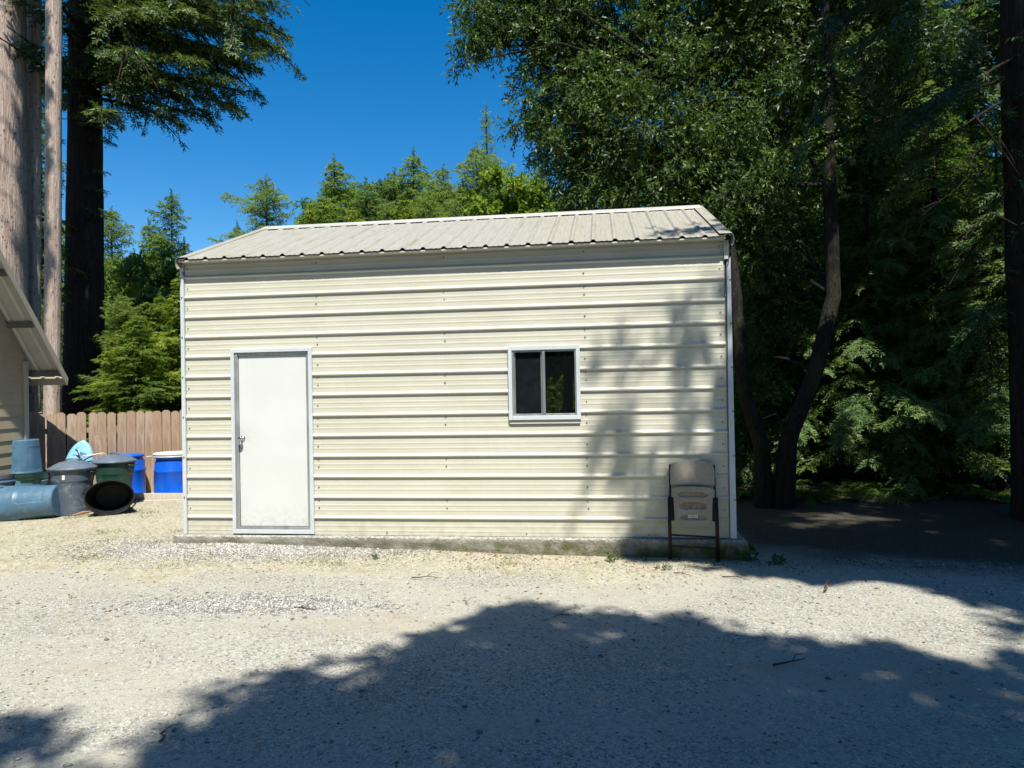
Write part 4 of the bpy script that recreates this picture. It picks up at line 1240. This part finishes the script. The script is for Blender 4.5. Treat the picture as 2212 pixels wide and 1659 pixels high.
blA = [B(*q) for q in [(1040, 15, 55, 12.6), (1012, 85, 26, 12.4, 1.1), (1006, 135, 17, 12.4, 1.2), (1080, 60, 38, 12.6), (1110, 10, 70, 12.8), (1155, 70, 48, 12.6, .8), (1200, 20, 90, 13), (1215, 110, 62, 12.8), (1180, 225, 45, 12.6), (1135, 268, 26, 12.5), (1175, 305, 38, 12.6), (1240, 190, 70, 13), (1235, 290, 70, 12.8), (1300, 60, 95, 13), (1300, 210, 90, 12.6), (1310, 330, 90, 12.7), (1225, 390, 50, 13), (1330, 420, 80, 12.6), (1390, 120, 100, 13), (1400, 270, 110, 12.3), (1420, 400, 100, 12.2), (1480, 30, 110, 12.8), (1500, 180, 110, 12.4), (1520, 330, 110, 12), (1560, 90, 100, 13), (1150, -60, 110, 13), (1320, -80, 130, 13), (1500, -90, 130, 13), (1260, 455, 55, 13.2), (1130, 175, 22, 12.6), (1120, 225, 18, 12.5), (1060, 100, 18, 12.5)]]
leafy_tree("laurel_tree", (tp1[0].x, 10.5, lgz), tp1, [.135, .115, .10, .09, .08, .06, .04], blA, "leafy bay laurel arching over the shed roof from a left leaning trunk", 71, dens=950)
blB = [B(*q) for q in [(1600, 440, 100, 11.6), (1620, 250, 110, 11.8), (1640, 70, 120, 12.2), (1700, 380, 100, 11.6), (1740, 180, 120, 11.8), (1760, 20, 110, 12.2), (1600, 560, 80, 12, .8), (1680, 520, 90, 12.2, .8), (1500, 470, 80, 12.2), (1850, 120, 110, 12), (1860, 320, 100, 12, .8), (1900, 10, 110, 12.4), (1620, 680, 70, 12.2, .8), (1700, 660, 70, 12.4, .7), (1640, -90, 140, 12), (1840, -90, 140, 12), (1600, 800, 60, 12.6, .8), (1610, 920, 60, 12.8, .8), (1690, 820, 60, 13, .6), (1980, 100, 100, 13, .7), (1640, 1030, 40, 12.6, .6)]]
leafy_tree("laurel_tree", (tp2[0].x, 10.4, lgz), tp2, [.15, .13, .12, .11, .10, .08, .05], blB, "dark bay laurel whose trunk leans right beside the left leaning one", 72, dens=850)

# young redwoods with flat sprays, understory at the right
GY = "young redwoods in the shade at the right"
for (u, d, s, rz, lab, sz) in [
    (1880, 12.3, .92, .3, "young redwood in the middle of the right hand shade, lowest sprays lit", .95),
    (2030, 12.0, .95, 1.5, "young redwood second from the dark edge trunk, drooping lit fans", 1.0),
    (2165, 11.2, .85, 2.6, "young redwood nearest the dark edge trunk", .9),
    (1745, 13.4, .85, 3.9, "young redwood behind the right leaning laurel trunk", 1.0),
    (1960, 14.5, 1.2, 5.0, "taller young redwood deep behind the middle one", 1.35),
    (1640, 13.6, .7, .9, "young redwood glimpsed between the laurel trunks and the shed", .9),
    (2110, 15.0, 1.2, 1.9, "taller young redwood deep behind the drooping lit fans", 1.4),
    (1800, 16.5, 1.2, 4.6, "tall young redwood farthest back behind the laurel trunks", 1.5),
    (2300, 13.0, 1.1, 3.0, "young redwood beyond the dark edge trunk", 1.2)]:
    p = W(u, 900, d); place_conifer("young", "redwood_sapling", p.x, d, s, lab, GY, rz, s * sz / .95)

# the near redwood whose trunk stands at the right edge
R6 = (6.88, 8.95)
edge = tree("redwood_tree", (R6[0], R6[1], g(*R6) - .2), "near black redwood trunk at the right edge with long boughs sweeping down left")
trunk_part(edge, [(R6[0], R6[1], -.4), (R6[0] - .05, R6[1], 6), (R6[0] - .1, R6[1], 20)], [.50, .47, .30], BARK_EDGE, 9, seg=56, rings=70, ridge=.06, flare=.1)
lv = Leaves(9); limbs = []; rg = random.Random(9)
for (u0v, u, v, dd) in [(20, 1880, 190, -.2), (60, 1830, 250, .3), (110, 1900, 300, -.4), (160, 1760, 300, .5), (0, 1720, 210, 0), (190, 1980, 330, -.6), (-60, 1800, 100, -.5), (-100, 1700, 60, .3), (230, 2050, 380, .2), (300, 1960, 480, .5), (420, 2030, 600, .9), (130, 1690, 260, .8), (-40, 1900, 60, .6), (60, 2000, 240, -1), (-160, 1640, 120, .5), (360, 2080, 520, .2), (560, 2060, 760, 1.0)]:
    b = W(2200, u0v, R6[1]); b.x = R6[0] - .3; e = W(u, v, R6[1] + dd)
    bough(b, e, .04, tl=.55, tone=rg.uniform(-.3, .1), ll=.11, lw=.022, step=.085, fl=.16, up=.05, ls=.055)
    for q in range(3):
        f = rg.uniform(.35, .9); c = b.lerp(e, f)
        s = Vector((rg.uniform(-1, .2), rg.uniform(-1, 1), rg.uniform(-.6, -.1))).normalized() * rg.uniform(.5, 1.0)
        bough(c, c + s, .15, tl=.35, tone=rg.uniform(-.3, .1), ll=.11, lw=.022, step=.08, fl=.16, ls=.055)
for i in range(90):
    z = rg.uniform(6.2, 19); a = rg.uniform(0, 6.283); L_ = rg.uniform(2.0, 4.2) * (1 - .4 * (z - 6) / 14)
    b = Vector((R6[0], R6[1], z + .5)); bough(b, b + Vector((math.cos(a) * L_, math.sin(a) * L_, -.25 * L_)), .10, tl=.8, tone=rg.uniform(-.3, .1), ll=.17, lw=.04, step=.12, ls=.08)
EDGE_LIMBS = limbs
EDGE_LV = lv

# masks trimming overhead crown leaves so the shadows take a set outline and gaps
def gp(u, v, z=-.2):
    q = ray(u, v)
    for _ in range(4):
        t = (z - EYE) / q.z; z = ground_z(q.x * t, q.y * t)
    return (q.x * t, q.y * t + .554 * (z + .2) * -1)
def in_poly(x, y, poly):
    c = np.zeros(len(x), bool); n = len(poly)
    for i in range(n):
        x1, y1 = poly[i]; x2, y2 = poly[(i + 1) % n]
        k = ((y1 > y) != (y2 > y)) & (x < (x2 - x1) * (y - y1) / (y2 - y1 + 1e-12) + x1)
        c ^= k
    return c
def fall(p):
    """where a canopy leaf's shadow lands, blurred a little so that edges are ragged"""
    h = p[:, 2] + .2; x = p[:, 0] - SO_.x * h; y = p[:, 1] - SO_.y * h
    r = np.random.default_rng(len(p))
    wob = .07 * np.sin(x * 9 + 2 * np.sin(y * 7)) + .05 * np.sin(y * 17 + x * 5)
    return x + wob * .9 + r.normal(0, .035, len(x)), y + wob + r.normal(0, .035, len(x))
SO_ = SUN_DIR / SUN_DIR.z
FRONT = [(-6, -8), (-6, 3.0)] + [gp(*q) for q in [(-60, 1535), (60, 1533), (130, 1550), (190, 1600), (235, 1659), (285, 1659), (325, 1600), (345, 1560), (405, 1535), (430, 1500), (380, 1492), (330, 1478), (420, 1462), (500, 1458), (478, 1432), (560, 1440), (625, 1446), (680, 1424), (740, 1400), (800, 1386), (870, 1388), (930, 1364), (1000, 1350), (1050, 1322), (1100, 1298), (1190, 1304), (1236, 1326), (1330, 1314), (1406, 1298), (1481, 1306), (1556, 1336), (1631, 1362), (1731, 1392), (1806, 1399), (1931, 1394), (2000, 1425), (2131, 1462), (2160, 1426), (2230, 1414), (2500, 1400)]] + [(9, 4.2), (9, -8)]
HOLES = [(565, 1501, 62, 24), (800, 1424, 44, 18), (1626, 1428, 40, 18), (1846, 1459, 70, 17), (1306, 1496, 42, 22), (1531, 1546, 34, 16), (1360, 1530, 30, 14), (1230, 1352, 34, 9), (1980, 1490, 34, 9)]
def keep_front(p):
    x, y = fall(p); k = in_poly(x, y, FRONT)
    thin = np.random.default_rng(8).random(len(p)) < .36
    for (u, v, a, b) in HOLES:
        cx, cy_ = gp(u, v); ex = abs(gp(u + a, v)[0] - cx); ey = abs(gp(u, v - b)[1] - cy_)
        k &= (((x - cx) / ex) ** 2 + ((y - cy_) / ey) ** 2 > 1) | thin
    return k
BACK = [(1.15, 7.42), (1.6, 7.32)] + [gp(*q) for q in [(1540, 1222), (1606, 1243), (1680, 1240), (1751, 1256), (1856, 1249), (1981, 1261), (2031, 1289), (2131, 1304), (2230, 1328), (2500, 1350)]] + [(16, 4.0), (16, 30), (5, 30), (4.2, 16), (3.2, 12), (2.6, 9.3), (2.2, 8.4), (1.85, 7.85), (1.15, 7.56)]
GAPS = []
for (u, v, d, r) in [(1950, 1000, 10.9, .55), (1885, 1005, 11.1, .42), (2010, 1010, 10.9, .35), (1960, 900, 11.2, .5), (1905, 870, 11.4, .3), (1800, 880, 11.6, .42), (1850, 840, 11.5, .35), (1880, 730, 11.6, .42), (2150, 950, 10.2, .55), (2180, 850, 10.3, .5), (2190, 1010, 10.2, .4), (2100, 600, 11.2, .45), (2140, 700, 10.8, .4), (1640, 1040, 12.5, .3), (1720, 930, 12.4, .25), (2030, 820, 11.3, .3), (1750, 560, 13, .45), (1640, 800, 13, .35), (2080, 480, 12.5, .5), (1980, 560, 13, .5), (1900, 620, 13.5, .5), (1830, 1010, 11.6, .3), (2060, 900, 11.2, .3)]:
    c = W(u, v, d); h_ = c.z + .2; GAPS.append((c.x - SO_.x * h_, c.y - SO_.y * h_, r * 1.3))
rq_ = random.Random(64)
GAPS += [(rq_.uniform(2.6, 10.5), rq_.uniform(11.3, 20.5), rq_.uniform(.10, .25)) for _ in range(40)]
BOLES = [(q.x - SO_.x * (q.z + .2), q.y - SO_.y * (q.z + .2)) for tp in (tp1, tp2) for a_, b_ in zip(tp[:-1], tp[1:]) for q in (a_, a_.lerp(b_, .5), b_)]
GAPS = [q for q in GAPS if q[2] > .3 or min((q[0] - b[0]) ** 2 + (q[1] - b[1]) ** 2 for b in BOLES) > .3]
GAPS += [(8.2, 16.2, .7), (6.6, 16.6, .6), (5.4, 17.4, .6), (7.2, 18.5, .8), (9.9, 17.3, .9)]
def keep_back(p):
    x, y = fall(p); k = in_poly(x, y, BACK)
    for (cx, cy_, r) in GAPS: k &= (x - cx) ** 2 + (y - cy_) ** 2 > (r * 1.12) ** 2
    f = np.clip((y - 8.6) / 4.2, 0, 1); k |= (np.abs(x - (6.9 - .85 * f)) < .55) & (y > 8.4) & (y < 13)     # the near bole stays in shade
    return k | (p[:, 2] < 2.6)
# ------------------------------------------------------------------ trees round the camera that shade the yard
def shade(x, y, h, r, k=1.0, z=-.2):
    return (Vector((x, y, z)) + SO_ * (h - z), r, k)
rs_ = random.Random(21)
limb_part(edge, [(q[0], q[1] * .5, .003) for q in EDGE_LIMBS if q[0][3].z < 5.2 or keep_back(np.array([list(w_) for w_ in q[0]])).all()], BARK_EDGE)
link("crown", EDGE_LV.mesh("edge redwood crown", LEAF_RED, edge.location, keep_back), edge)
near_bl, mid_bl = [], []
for j in range(9):
    for i in range(11):
        x = -3.6 + i * .85 + rs_.uniform(-.2, .2); y = 6.0 - j * .85 + rs_.uniform(-.2, .2)
        if not in_poly(np.array([x]), np.array([y]), FRONT)[0]: continue
        (near_bl if x < .6 else mid_bl).append(shade(x, y, 10.6 + rs_.uniform(-.9, 1.4), .66, 1.0))
def behind_tree(x, y, top, blobs, label, seed, name="laurel_tree", ll=.19, lw=.085, dens=400, keep=None):
    z = g(x, y) - .2
    hz = min(b[0].z for b in blobs)
    tpts = [(x, y, z), (x + .1, y, 3), (x + .05, y + .1, 6), (x + .15, y + .3, hz - .8), (x + .1, y + .5, hz + .8)]
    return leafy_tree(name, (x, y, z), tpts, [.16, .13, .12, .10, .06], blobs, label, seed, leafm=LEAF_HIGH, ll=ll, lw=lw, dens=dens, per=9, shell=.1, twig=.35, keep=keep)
behind_tree(-1.8, -5.5, 12, near_bl, "slim laurel behind the camera, shading the left foreground", 81, keep=keep_front)
behind_tree(2.6, -4.6, 12, mid_bl, "laurel behind the camera, shading the middle foreground", 82, keep=keep_front)
# high canopy at the right
right_bl = []; wall_bl = []
bole_bl = []  # added unseen crown, leaves trimmed to throw shade on the dark trunk
for i in range(13):
    zz = -.6 + i * .85; bole_bl.append(shade(-10.6 - .115 * zz, 17.2 + .554 * zz, 15 + rs_.uniform(-.8, .8), .62, 1.1))
def keep_bole(p):
    x, y = fall(p); zq = (y - 17.0) / .554
    return (x > -10.86 - .115 * zq) & (x < -10.22 - .115 * zq) & (y > 16.6) & (np.random.default_rng(3).random(len(p)) < .93)
for (x, y, h, r, k) in [(1.78, 8.30, 14, .32, .05), (2.05, 8.0, 14, .28, .12), (1.15, 8.1, 14.5, .24, .08), (2.0, 9.7, 13, .42, .25), (1.5, 9.75, 13.5, .28, .15), (2.2, 8.6, 13, .34, .10), (1.45, 7.9, 14, .25, .05), (.85, 8.4, 15, .20, .02), (1.55, 8.75, 14, .25, .03), (4.3, 5.35, 12, .22, .25), (3.7, 5.45, 12, .22, .2), (4.9, 5.3, 12, .3, .3)]:
    wall_bl.append(shade(x, y, h, r, k))
for j in range(4):
    for i in range(8):
        x = 1.0 + i * .6; y = 7.5 - i * .24 + j * .5
        right_bl.append(shade(x + rs_.uniform(-.1, .1), y + rs_.uniform(-.1, .1), 11.5 + rs_.uniform(-.8, 1), .5, 1))
far_bl = []
for j in range(11):
    for i in range(11):
        x = 3.0 + i * 1.15 + rs_.uniform(-.35, .35); y = 8.2 + j * 1.15 + rs_.uniform(-.35, .35)
        if y > 14 and x < 4.6: continue
        if rs_.random() < .10: continue
        b = shade(x, y, rs_.uniform(10.5, 14.5), .78, .95)
        (right_bl if b[0].x < 8.2 and b[0].y < 3.5 else far_bl).append(b)
behind_tree(6.3, 1.2, 14, right_bl, "laurel out of view at the right, shading the shed's right end", 83, keep=keep_back)
behind_tree(5.2, -1.6, 15, wall_bl, "thin crowned laurel out of view, dappling the shed wall", 87)
a_ = [b for b in far_bl if b[0].x < 9.5]; b_ = [b for b in far_bl if b[0].x >= 9.5]
behind_tree(-12.8, 9.0, 14, bole_bl, "unseen laurel added beyond the tan building to shade the dark redwood trunk", 89, keep=keep_bole)
behind_tree(9.0, 5.2, 14, a_, "tall laurel out of view at the right, darkening the forest edge", 84, keep=keep_back)
behind_tree(12.5, 6.5, 14, b_, "outermost laurel at the right, beyond the dark edge trunk", 85, keep=keep_back)
# sunlit bush and dark trees mirrored in the window; side firs added to block sky
bz = g(-2.2, -8)
bb_ = [((-2.3, -8.2, .9), .75, 1), ((-1.6, -8.0, 1.3), .7, 1), ((-2.0, -8.4, 1.9), .6, .8), ((-2.9, -8.6, 1.4), .6, .8), ((-1.1, -8.3, .8), .6, 1)]
leafy_tree("maple_tree", (-2.0, -8.2, bz), [(-2.0, -8.2, bz - .1), (-2.0, -8.2, .6), (-1.9, -8.2, 1.4)], [.05, .04, .02], bb_, "low bright green maple bush behind the photographer", 86, leafm=LEAF_MAPLE, ll=.13, lw=.08, dens=110, per=8, limb_r=.015)
for (x, y, s, k, rz) in [(-9, -14, 1.7, "fir", 1), (-4.5, -17, 1.9, "fir", 2), (-1, -25, 2.4, "blue", .5), (3, -16, 1.8, "fir", 4), (8, -13, 1.7, "fir", 5), (-14, -9, 1.5, "fir", 3), (-13, -2, 2.0, "blue", 2.2), (-14.5, 4, 2.0, "fir", 4.2), (14, -6, 2.0, "fir", .7), (-8, -22, 2.3, "fir", .2), (9, -21, 2.3, "fir", 2.9)]:
    place_conifer(k, "fir_tree", x, y, s, {-9: "tall fir behind the photographer on the left", -4.5: "tallest fir behind the photographer", -1: "bluish fir behind the photographer", 3: "fir straight behind the photographer", 8: "fir behind the photographer on the right", -14: "fir far out to the left behind the photographer", -13: "unseen bluish fir added at left to block sky light", -14.5: "unseen big fir added beyond the tan building to block sky light", 14: "unseen big fir added at right to block sky light", -8: "farthest big fir behind the photographer, left one", 9: "farthest big fir behind the photographer, right one"}[x], "firs behind the photographer", rz)

# far woodland closing the view on the right and behind everything
lv = Leaves(99); rr = np.random.default_rng(99); rw = random.Random(99)
for i in range(150):
    x = rw.uniform(1.5, 34); y = rw.uniform(18, 30)
    z = g(x, y) + rw.uniform(0, 13 if x > 7 else 7) - 1
    if y / max(x, .1) > 6 and z > 6: continue
    r = rw.uniform(1.0, 2.0)
    lv.cluster((x, y, z), r, int(38 * r * r), 9, .26, .11, rw.uniform(-.2, .2), hang=.3, shell=.3, twig=.5)
for i in range(90):
    x = rw.uniform(-30, 4); y = rw.uniform(30, 44)
    z = g(x, y) + rw.uniform(0, 4.5) - 1
    r = rw.uniform(1.2, 2.2)
    lv.cluster((x, y, z), r, int(30 * r * r), 9, .30, .13, rw.uniform(-.2, .2), hang=.3, shell=.3, twig=.5)
for i in range(70):
    y = rw.uniform(15.5, 21); x = y * rw.uniform(.10, .62)
    z = rw.uniform(0, .44 if x / y > .2 else .26) * y
    r = rw.uniform(.9, 1.5)
    lv.cluster((x, y, z), r, int(95 * r * r), 9, .20, .08, rw.uniform(-.3, 0), hang=.3, shell=.3, twig=.4)
for i in range(120):
    d = rw.uniform(36, 42); c = W(rw.uniform(640, 1240), rw.uniform(432, 520), d); r = rw.uniform(.7, 1.5)
    lv.cluster(c, r, int(60 * r * r), 9, .22, .09, rw.uniform(-.2, .3), hang=.3, shell=.3, twig=.5)
for i in range(90):
    d = rw.uniform(24, 28); c = W(rw.uniform(190, 430), rw.uniform(600, 860), d); r = rw.uniform(.8, 1.5)
    lv.cluster(c, r, int(70 * r * r), 9, .20, .08, rw.uniform(-.2, .3), hang=.3, shell=.3, twig=.5)
o = link("far_woodland", lv.mesh("far woodland", LEAF_FIR)); tag(o, "dense mixed woodland closing the view behind the trees", "woodland", None, "stuff")

# ------------------------------------------------------------------ ground detail
def blades(name, n, area, lmin, lmax, w, flat, m, label, cat, seed, mask=None):
    rr = np.random.default_rng(seed)
    x = rr.uniform(area[0], area[1], n); y = rr.uniform(area[2], area[3], n)
    if mask is not None:
        k = mask(x, y, rr); x, y = x[k], y[k]
    n = len(x)
    z = np.array([ground_z(a, b) + .02 * mnoise.noise(Vector((a * .9, b * .9, 3))) for a, b in zip(x, y)])
    a = rr.uniform(0, 6.283, n); el = rr.uniform(flat[0], flat[1], n)
    d = np.stack([np.cos(a) * np.cos(el), np.sin(a) * np.cos(el), np.sin(el)], 1)
    L_ = Leaves(seed); L_.add(np.stack([x, y, z - .001], 1), d, rr.normal(0, 1, (n, 3)) * [.6, .6, .2] + [0, 0, .8 if flat[1] < .6 else 0], rr.uniform(lmin, lmax, n), w * rr.uniform(.6, 1.4, n), rr.random(n))
    o = link(name, L_.mesh(name, m)); return tag(o, label, cat, None, "stuff")
def clump(cx, cy, s):
    def f(x, y, rr):
        v = np.zeros(len(x))
        for a, b, c in zip(cx, cy, s): v = np.maximum(v, np.exp(-(((x - a) / c) ** 2 + ((y - b) / (c * .8)) ** 2)))
        return rr.random(len(x)) < v
    return f
STRAW = leaf_mat("dry straw", ((.28, .22, .13), (.47, .41, .28), (.66, .61, .47)), .7, .2, .1, (1, 1, .8))
GRASS = leaf_mat("green grass", ((.08, .12, .02), (.16, .22, .035), (.30, .34, .07)), .6, .2, .3)
LITTER = leaf_mat("dead leaf", ((.10, .055, .03), (.26, .14, .07), (.46, .33, .21)), .7, .2, .05, (1, 1, .8))
def behind_front(x, y):      # False under the slab
    return ((x - SX) * EY.x + (y - SY) * EY.y < -.09) | (x < SX - .16) 
blades("dry_grass", 60000, (-9, 3.6, 6.3, 11.4), .02, .06, .004, (.0, .5), STRAW, "dry straw coloured grass on the yard's far side", "grass", 201,
       lambda x, y, rr: behind_front(x, y) & (rr.random(len(x)) < smooth_np(6.3, 7.1, y + .35 * np.sin(x * 1.7) + .2 * np.sin(x * 5 + 1)) * (1 - .75 * np.exp(-(((x + 2.7) / 1.6) ** 2 + ((y - 7.9) / .5) ** 2))) * np.where(x > 2.4, np.clip(1.2 - (y - 6.8) * .8, .15, 1), 1)))
rg2 = np.random.default_rng(5)
cx = np.concatenate([rg2.uniform(-8, -3.6, 26), rg2.uniform(-3.4, 3.2, 22)]); cy_ = np.concatenate([rg2.uniform(7.3, 11, 26), rg2.uniform(6.9, 7.6, 22)])
blades("green_grass", 90000, (-9, 3.8, 6.4, 11.4), .02, .055, .005, (.3, 1.4), GRASS, "green grass tufts in the dry yard", "grass", 202,
       lambda x, y, rr: behind_front(x, y) & clump(cx, cy_, rg2.uniform(.05, .20, 48))(x, y, rr))
blades("leaf_litter", 16000, (-3.8, 5.5, 5.2, 8.6), .02, .05, .018, (-.1, .35), LITTER, "brown fallen leaves along the foot of the slab", "leaf litter", 203,
       lambda x, y, rr: behind_front(x, y) & (rr.random(len(x)) < np.exp(-np.abs(((x - SX) * EY.x + (y - SY) * EY.y) + .22) / .22) * smooth_np(-2.6, .2, x) + .045))
def pebbles(name, pts, smin, smax, seed, label, mtl, power=2.2):
    rr = np.random.default_rng(seed); n = len(pts)
    O = np.array([[1,0,0],[.31,.95,0],[-.81,.59,0],[-.81,-.59,0],[.31,-.95,0],[.25,.1,1],[0,0,-1.]])
    F = np.array([[0,1,5],[1,2,5],[2,3,5],[3,4,5],[4,0,5],[1,0,6],[2,1,6],[3,2,6],[4,3,6],[0,4,6]])
    s = smin + (smax - smin) * rr.random(n) ** power
    a = rr.uniform(0, 6.283, n); c, sn = np.cos(a), np.sin(a)
    V = O[None] * np.stack([s, s * rr.uniform(.55, .95, n), s * rr.uniform(.35, .7, n)], 1)[:, None, :]
    V = V * rr.uniform(.8, 1.2, (n, 7, 1))
    x = V[:, :, 0] * c[:, None] - V[:, :, 1] * sn[:, None]; y = V[:, :, 0] * sn[:, None] + V[:, :, 1] * c[:, None]
    P = np.stack([x, y, V[:, :, 2]], 2) + pts[:, None, :]
    me = bpy.data.meshes.new(name); nf = len(F)
    me.vertices.add(n * 7); me.loops.add(n * nf * 3); me.polygons.add(n * nf)
    me.vertices.foreach_set("co", P.astype(np.float32).ravel())
    me.loops.foreach_set("vertex_index", (F[None] + (np.arange(n) * 7)[:, None, None]).astype(np.int32).ravel())
    me.polygons.foreach_set("loop_start", np.arange(0, n * nf * 3, 3, dtype=np.int32))
    at = me.attributes.new("leaf_tone", 'FLOAT', 'FACE'); at.data.foreach_set("value", np.repeat(rr.random(n), nf).astype(np.float32))
    me.materials.append(mtl); me.update()
    return tag(link(name, me), label, "gravel", None, "stuff")
def stone_mat():
    t = NT("crushed stone"); r = t.attr("leaf_tone")
    col = t.mix(t.ramp(r, 0, .5), (.15, .148, .14), (.38, .37, .34)); col = t.mix(t.ramp(r, .5, 1), col, (.62, .61, .58))
    col = t.mix(t.math('MULTIPLY', t.ramp(t.noise(40, 4), .4, .7), .3), col, (.2, .18, .15))
    t.base(col, .9, 0, .2); return t.m
STONE = stone_mat()
rp = np.random.default_rng(300)
def gz(x, y): return np.array([ground_z(a, b) + .02 * mnoise.noise(Vector((a * .9, b * .9, 3))) for a, b in zip(x, y)])
x = rp.uniform(-5.2, 5.2, 34000); y = 3.0 + 5.0 * rp.random(34000) ** 1.35
k = behind_front(x, y); x, y = x[k], y[k]
pebbles("road_gravel", np.stack([x, y, gz(x, y)], 1), .0025, .015, 301, "small stones pressed into the packed yard", STONE, 3.2)
n = 16000; x = -2.75 + rp.normal(0, .95, n); y = 7.85 + rp.normal(0, .33, n); k = behind_front(x, y) & (y < 8.9); x, y = x[k], y[k]
x2 = -2.05 + rp.normal(0, .5, 2600); y2 = 5.7 + rp.normal(0, .13, 2600)
x = np.concatenate([x, x2]); y = np.concatenate([y, y2])
pebbles("crushed_gravel", np.stack([x, y, gz(x, y) + .002], 1), .006, .019, 302, "loose crushed gravel spread before the door", STONE, 1.6)
x = rp.uniform(-4.5, 4.5, 260); y = rp.uniform(3.1, 7.0, 260)
pebbles("loose_stones", np.stack([x, y, gz(x, y) + .004], 1), .008, .026, 303, "scattered bigger stones on the yard", STONE, 2)
# round river stone by the door
m = MB()
pr = [(0, -.05)] + [(.062 * math.sin(a), -.042 * math.cos(a)) for a in np.linspace(.3, math.pi - .1, 9)] + [(0, .043)]
m.lathe(pr, 20, True); o = m.build("river_stone", mat("grey green river stone", (.22, .26, .25), .7, 0, .15, 12))
o.location = shed_pt(1.30, -.14, -.135); o.scale = (1.2, .8, 1); tag(o, "smooth grey green river stone on the gravel by the door", "stone")
# twigs
def twig(u, v, du, dv, r, label, name="twig", zoff=.012):
    def gp(u, v):
        q = ray(u, v); t = (-.2 - EYE) / q.z; p = Vector((0, 0, EYE)) + q * t; 
        for _ in range(3): t = (ground_z(p.x, p.y) - EYE) / q.z; p = Vector((0, 0, EYE)) + q * t
        return p
    a, b = gp(u, v), gp(u + du, v + dv)
    m_ = a.lerp(b, .55) + Vector((rs_.uniform(-.03, .03), rs_.uniform(-.03, .03), .012)); n_ = a.lerp(b, .25) + Vector((.01, rs_.uniform(-.02, .02), .006))
    m = MB(); m.tube([q - a for q in (a, n_, m_, b)], [r, r * .9, r * .7, r * .35], 6)
    s = m_ - a; m.tube([s, s + Vector((.04, .05, .02)), s + Vector((.09, .08, .012))], [r * .5, r * .4, r * .2], 5)
    o = m.build(name, BARK_TWIG); o.location = a + Vector((0, 0, zoff)); tag(o, label, "twig", "fallen twigs on the gravel")
for q in [(636, 1316, 50, 4, .006, "straight dark twig lying on the sunlit gravel at centre left"), (890, 1250, 65, 2, .006, "longest thin twig before the straw strip"), (1230, 1332, -40, 6, .005, "short twig at the shadow's upper tip"), (1780, 1280, 22, -16, .008, "forked twig on the sunlit strip at the right"), (1560, 1248, 60, 8, .006, "twig below the folding chair"), (345, 1622 - 15, 20, -24, .006, "twig standing out in the lit gap at lower left"), (1670, 1440, 70, -14, .007, "twig in the light patch of the right shadow"), (1455, 1240, 40, 6, .005, "twig in the straw left of the chair"), (1000, 1300, 14, 12, .004, "small curved twig between the two sunlit patches")]:
    twig(*q)
m = MB(); a = W(157, 1121, 9.95); b = W(203, 1112, 10.12)
m.tube([Vector((0, 0, 0)), (b - a) * .5 + Vector((0, 0, .015)), b - a], [.013, .016, .010], 8); o = m.build("stick", mat("orange brown bark", (.36, .20, .11), .8, 0, .2, 12)); o.location = (a.x, 9.95, g(a.x, 9.95) + .015)
tag(o, "orange brown stick between the grey blue can and the open can", "stick")

# low plants
def fern(x, y, s, n, label, name="fern", group=None, m=LEAF_FERN, seed=0, ll=.06):
    L_ = Leaves(seed); rr = random.Random(seed); z = g(x, y)
    for i in range(n):
        a = 6.283 * i / n + rr.uniform(-.2, .2); b = np.array([x, y, z]); e = b + np.array([math.cos(a) * s, math.sin(a) * s, s * rr.uniform(.5, 1.1)])
        L_.spray(b, e, .45, .14 * s / .5, .035, ll, .012, .03, rr.uniform(-.2, .3), start=.15, fluff=.1)
    o = link(name, L_.mesh(name, m, (x, y, z))); o.location = (x, y, z); tag(o, label, "plant", group)
def weed(x, y, s, n, label, seed):
    L_ = Leaves(seed); z = g(x, y)
    L_.cluster((x, y, z + s * .4), (s, s, s * .45), n, 6, s * .55, s * .2, .2, hang=-.3, shell=.1, twig=s * .5)
    o = link("weed", L_.mesh("weed", LEAF_FERN, (x, y, z))); o.location = (x, y, z); tag(o, label, "plant", "small weeds along the slab")
q = shed_pt(4.82, -.28, 0); weed(q.x, q.y, .075, 26, "leafy green weed in shade left of the chair", 401)
q = shed_pt(5.28, -.55, 0); weed(q.x, q.y, .06, 20, "bright little weed in front of the chair", 402)
q = shed_pt(6.20, -.10, 0); weed(q.x, q.y, .10, 34, "low weed against the slab's broken corner", 403)
q = shed_pt(6.42, -.22, 0); weed(q.x, q.y, .08, 24, "small weed just beyond the slab's broken corner", 404)
q = shed_pt(2.4, -.55, 0); weed(q.x, q.y, .05, 16, "tiny weed on the gravel right of the door", 405)
GF = "ferns at the forest edge"
for i, (u, d, s, lab) in enumerate([(1620, 11.3, .45, "dark fern left of the laurel trunks"), (1740, 10.9, .5, "fern at the foot of the right leaning laurel"), (1830, 11.2, .55, "fern under the lowest lit sprays"), (1930, 10.8, .5, "fern in the dark centre of the forest edge"), (2040, 11.0, .55, "fern below the drooping lit fans"), (2150, 10.4, .5, "fern just left of the dark edge trunk"), (1880, 12.4, .6, "fern behind the others in deep shade"), (1690, 12.2, .5, "fern behind the laurel trunks"), (2110, 12.2, .7, "bright fern in the sun behind the edge trunk")]):
    p = W(u, 1050, d); fern(p.x, d, s, 13, lab, group=GF, seed=500 + i)
print("LEAVES", LEAFN[0])
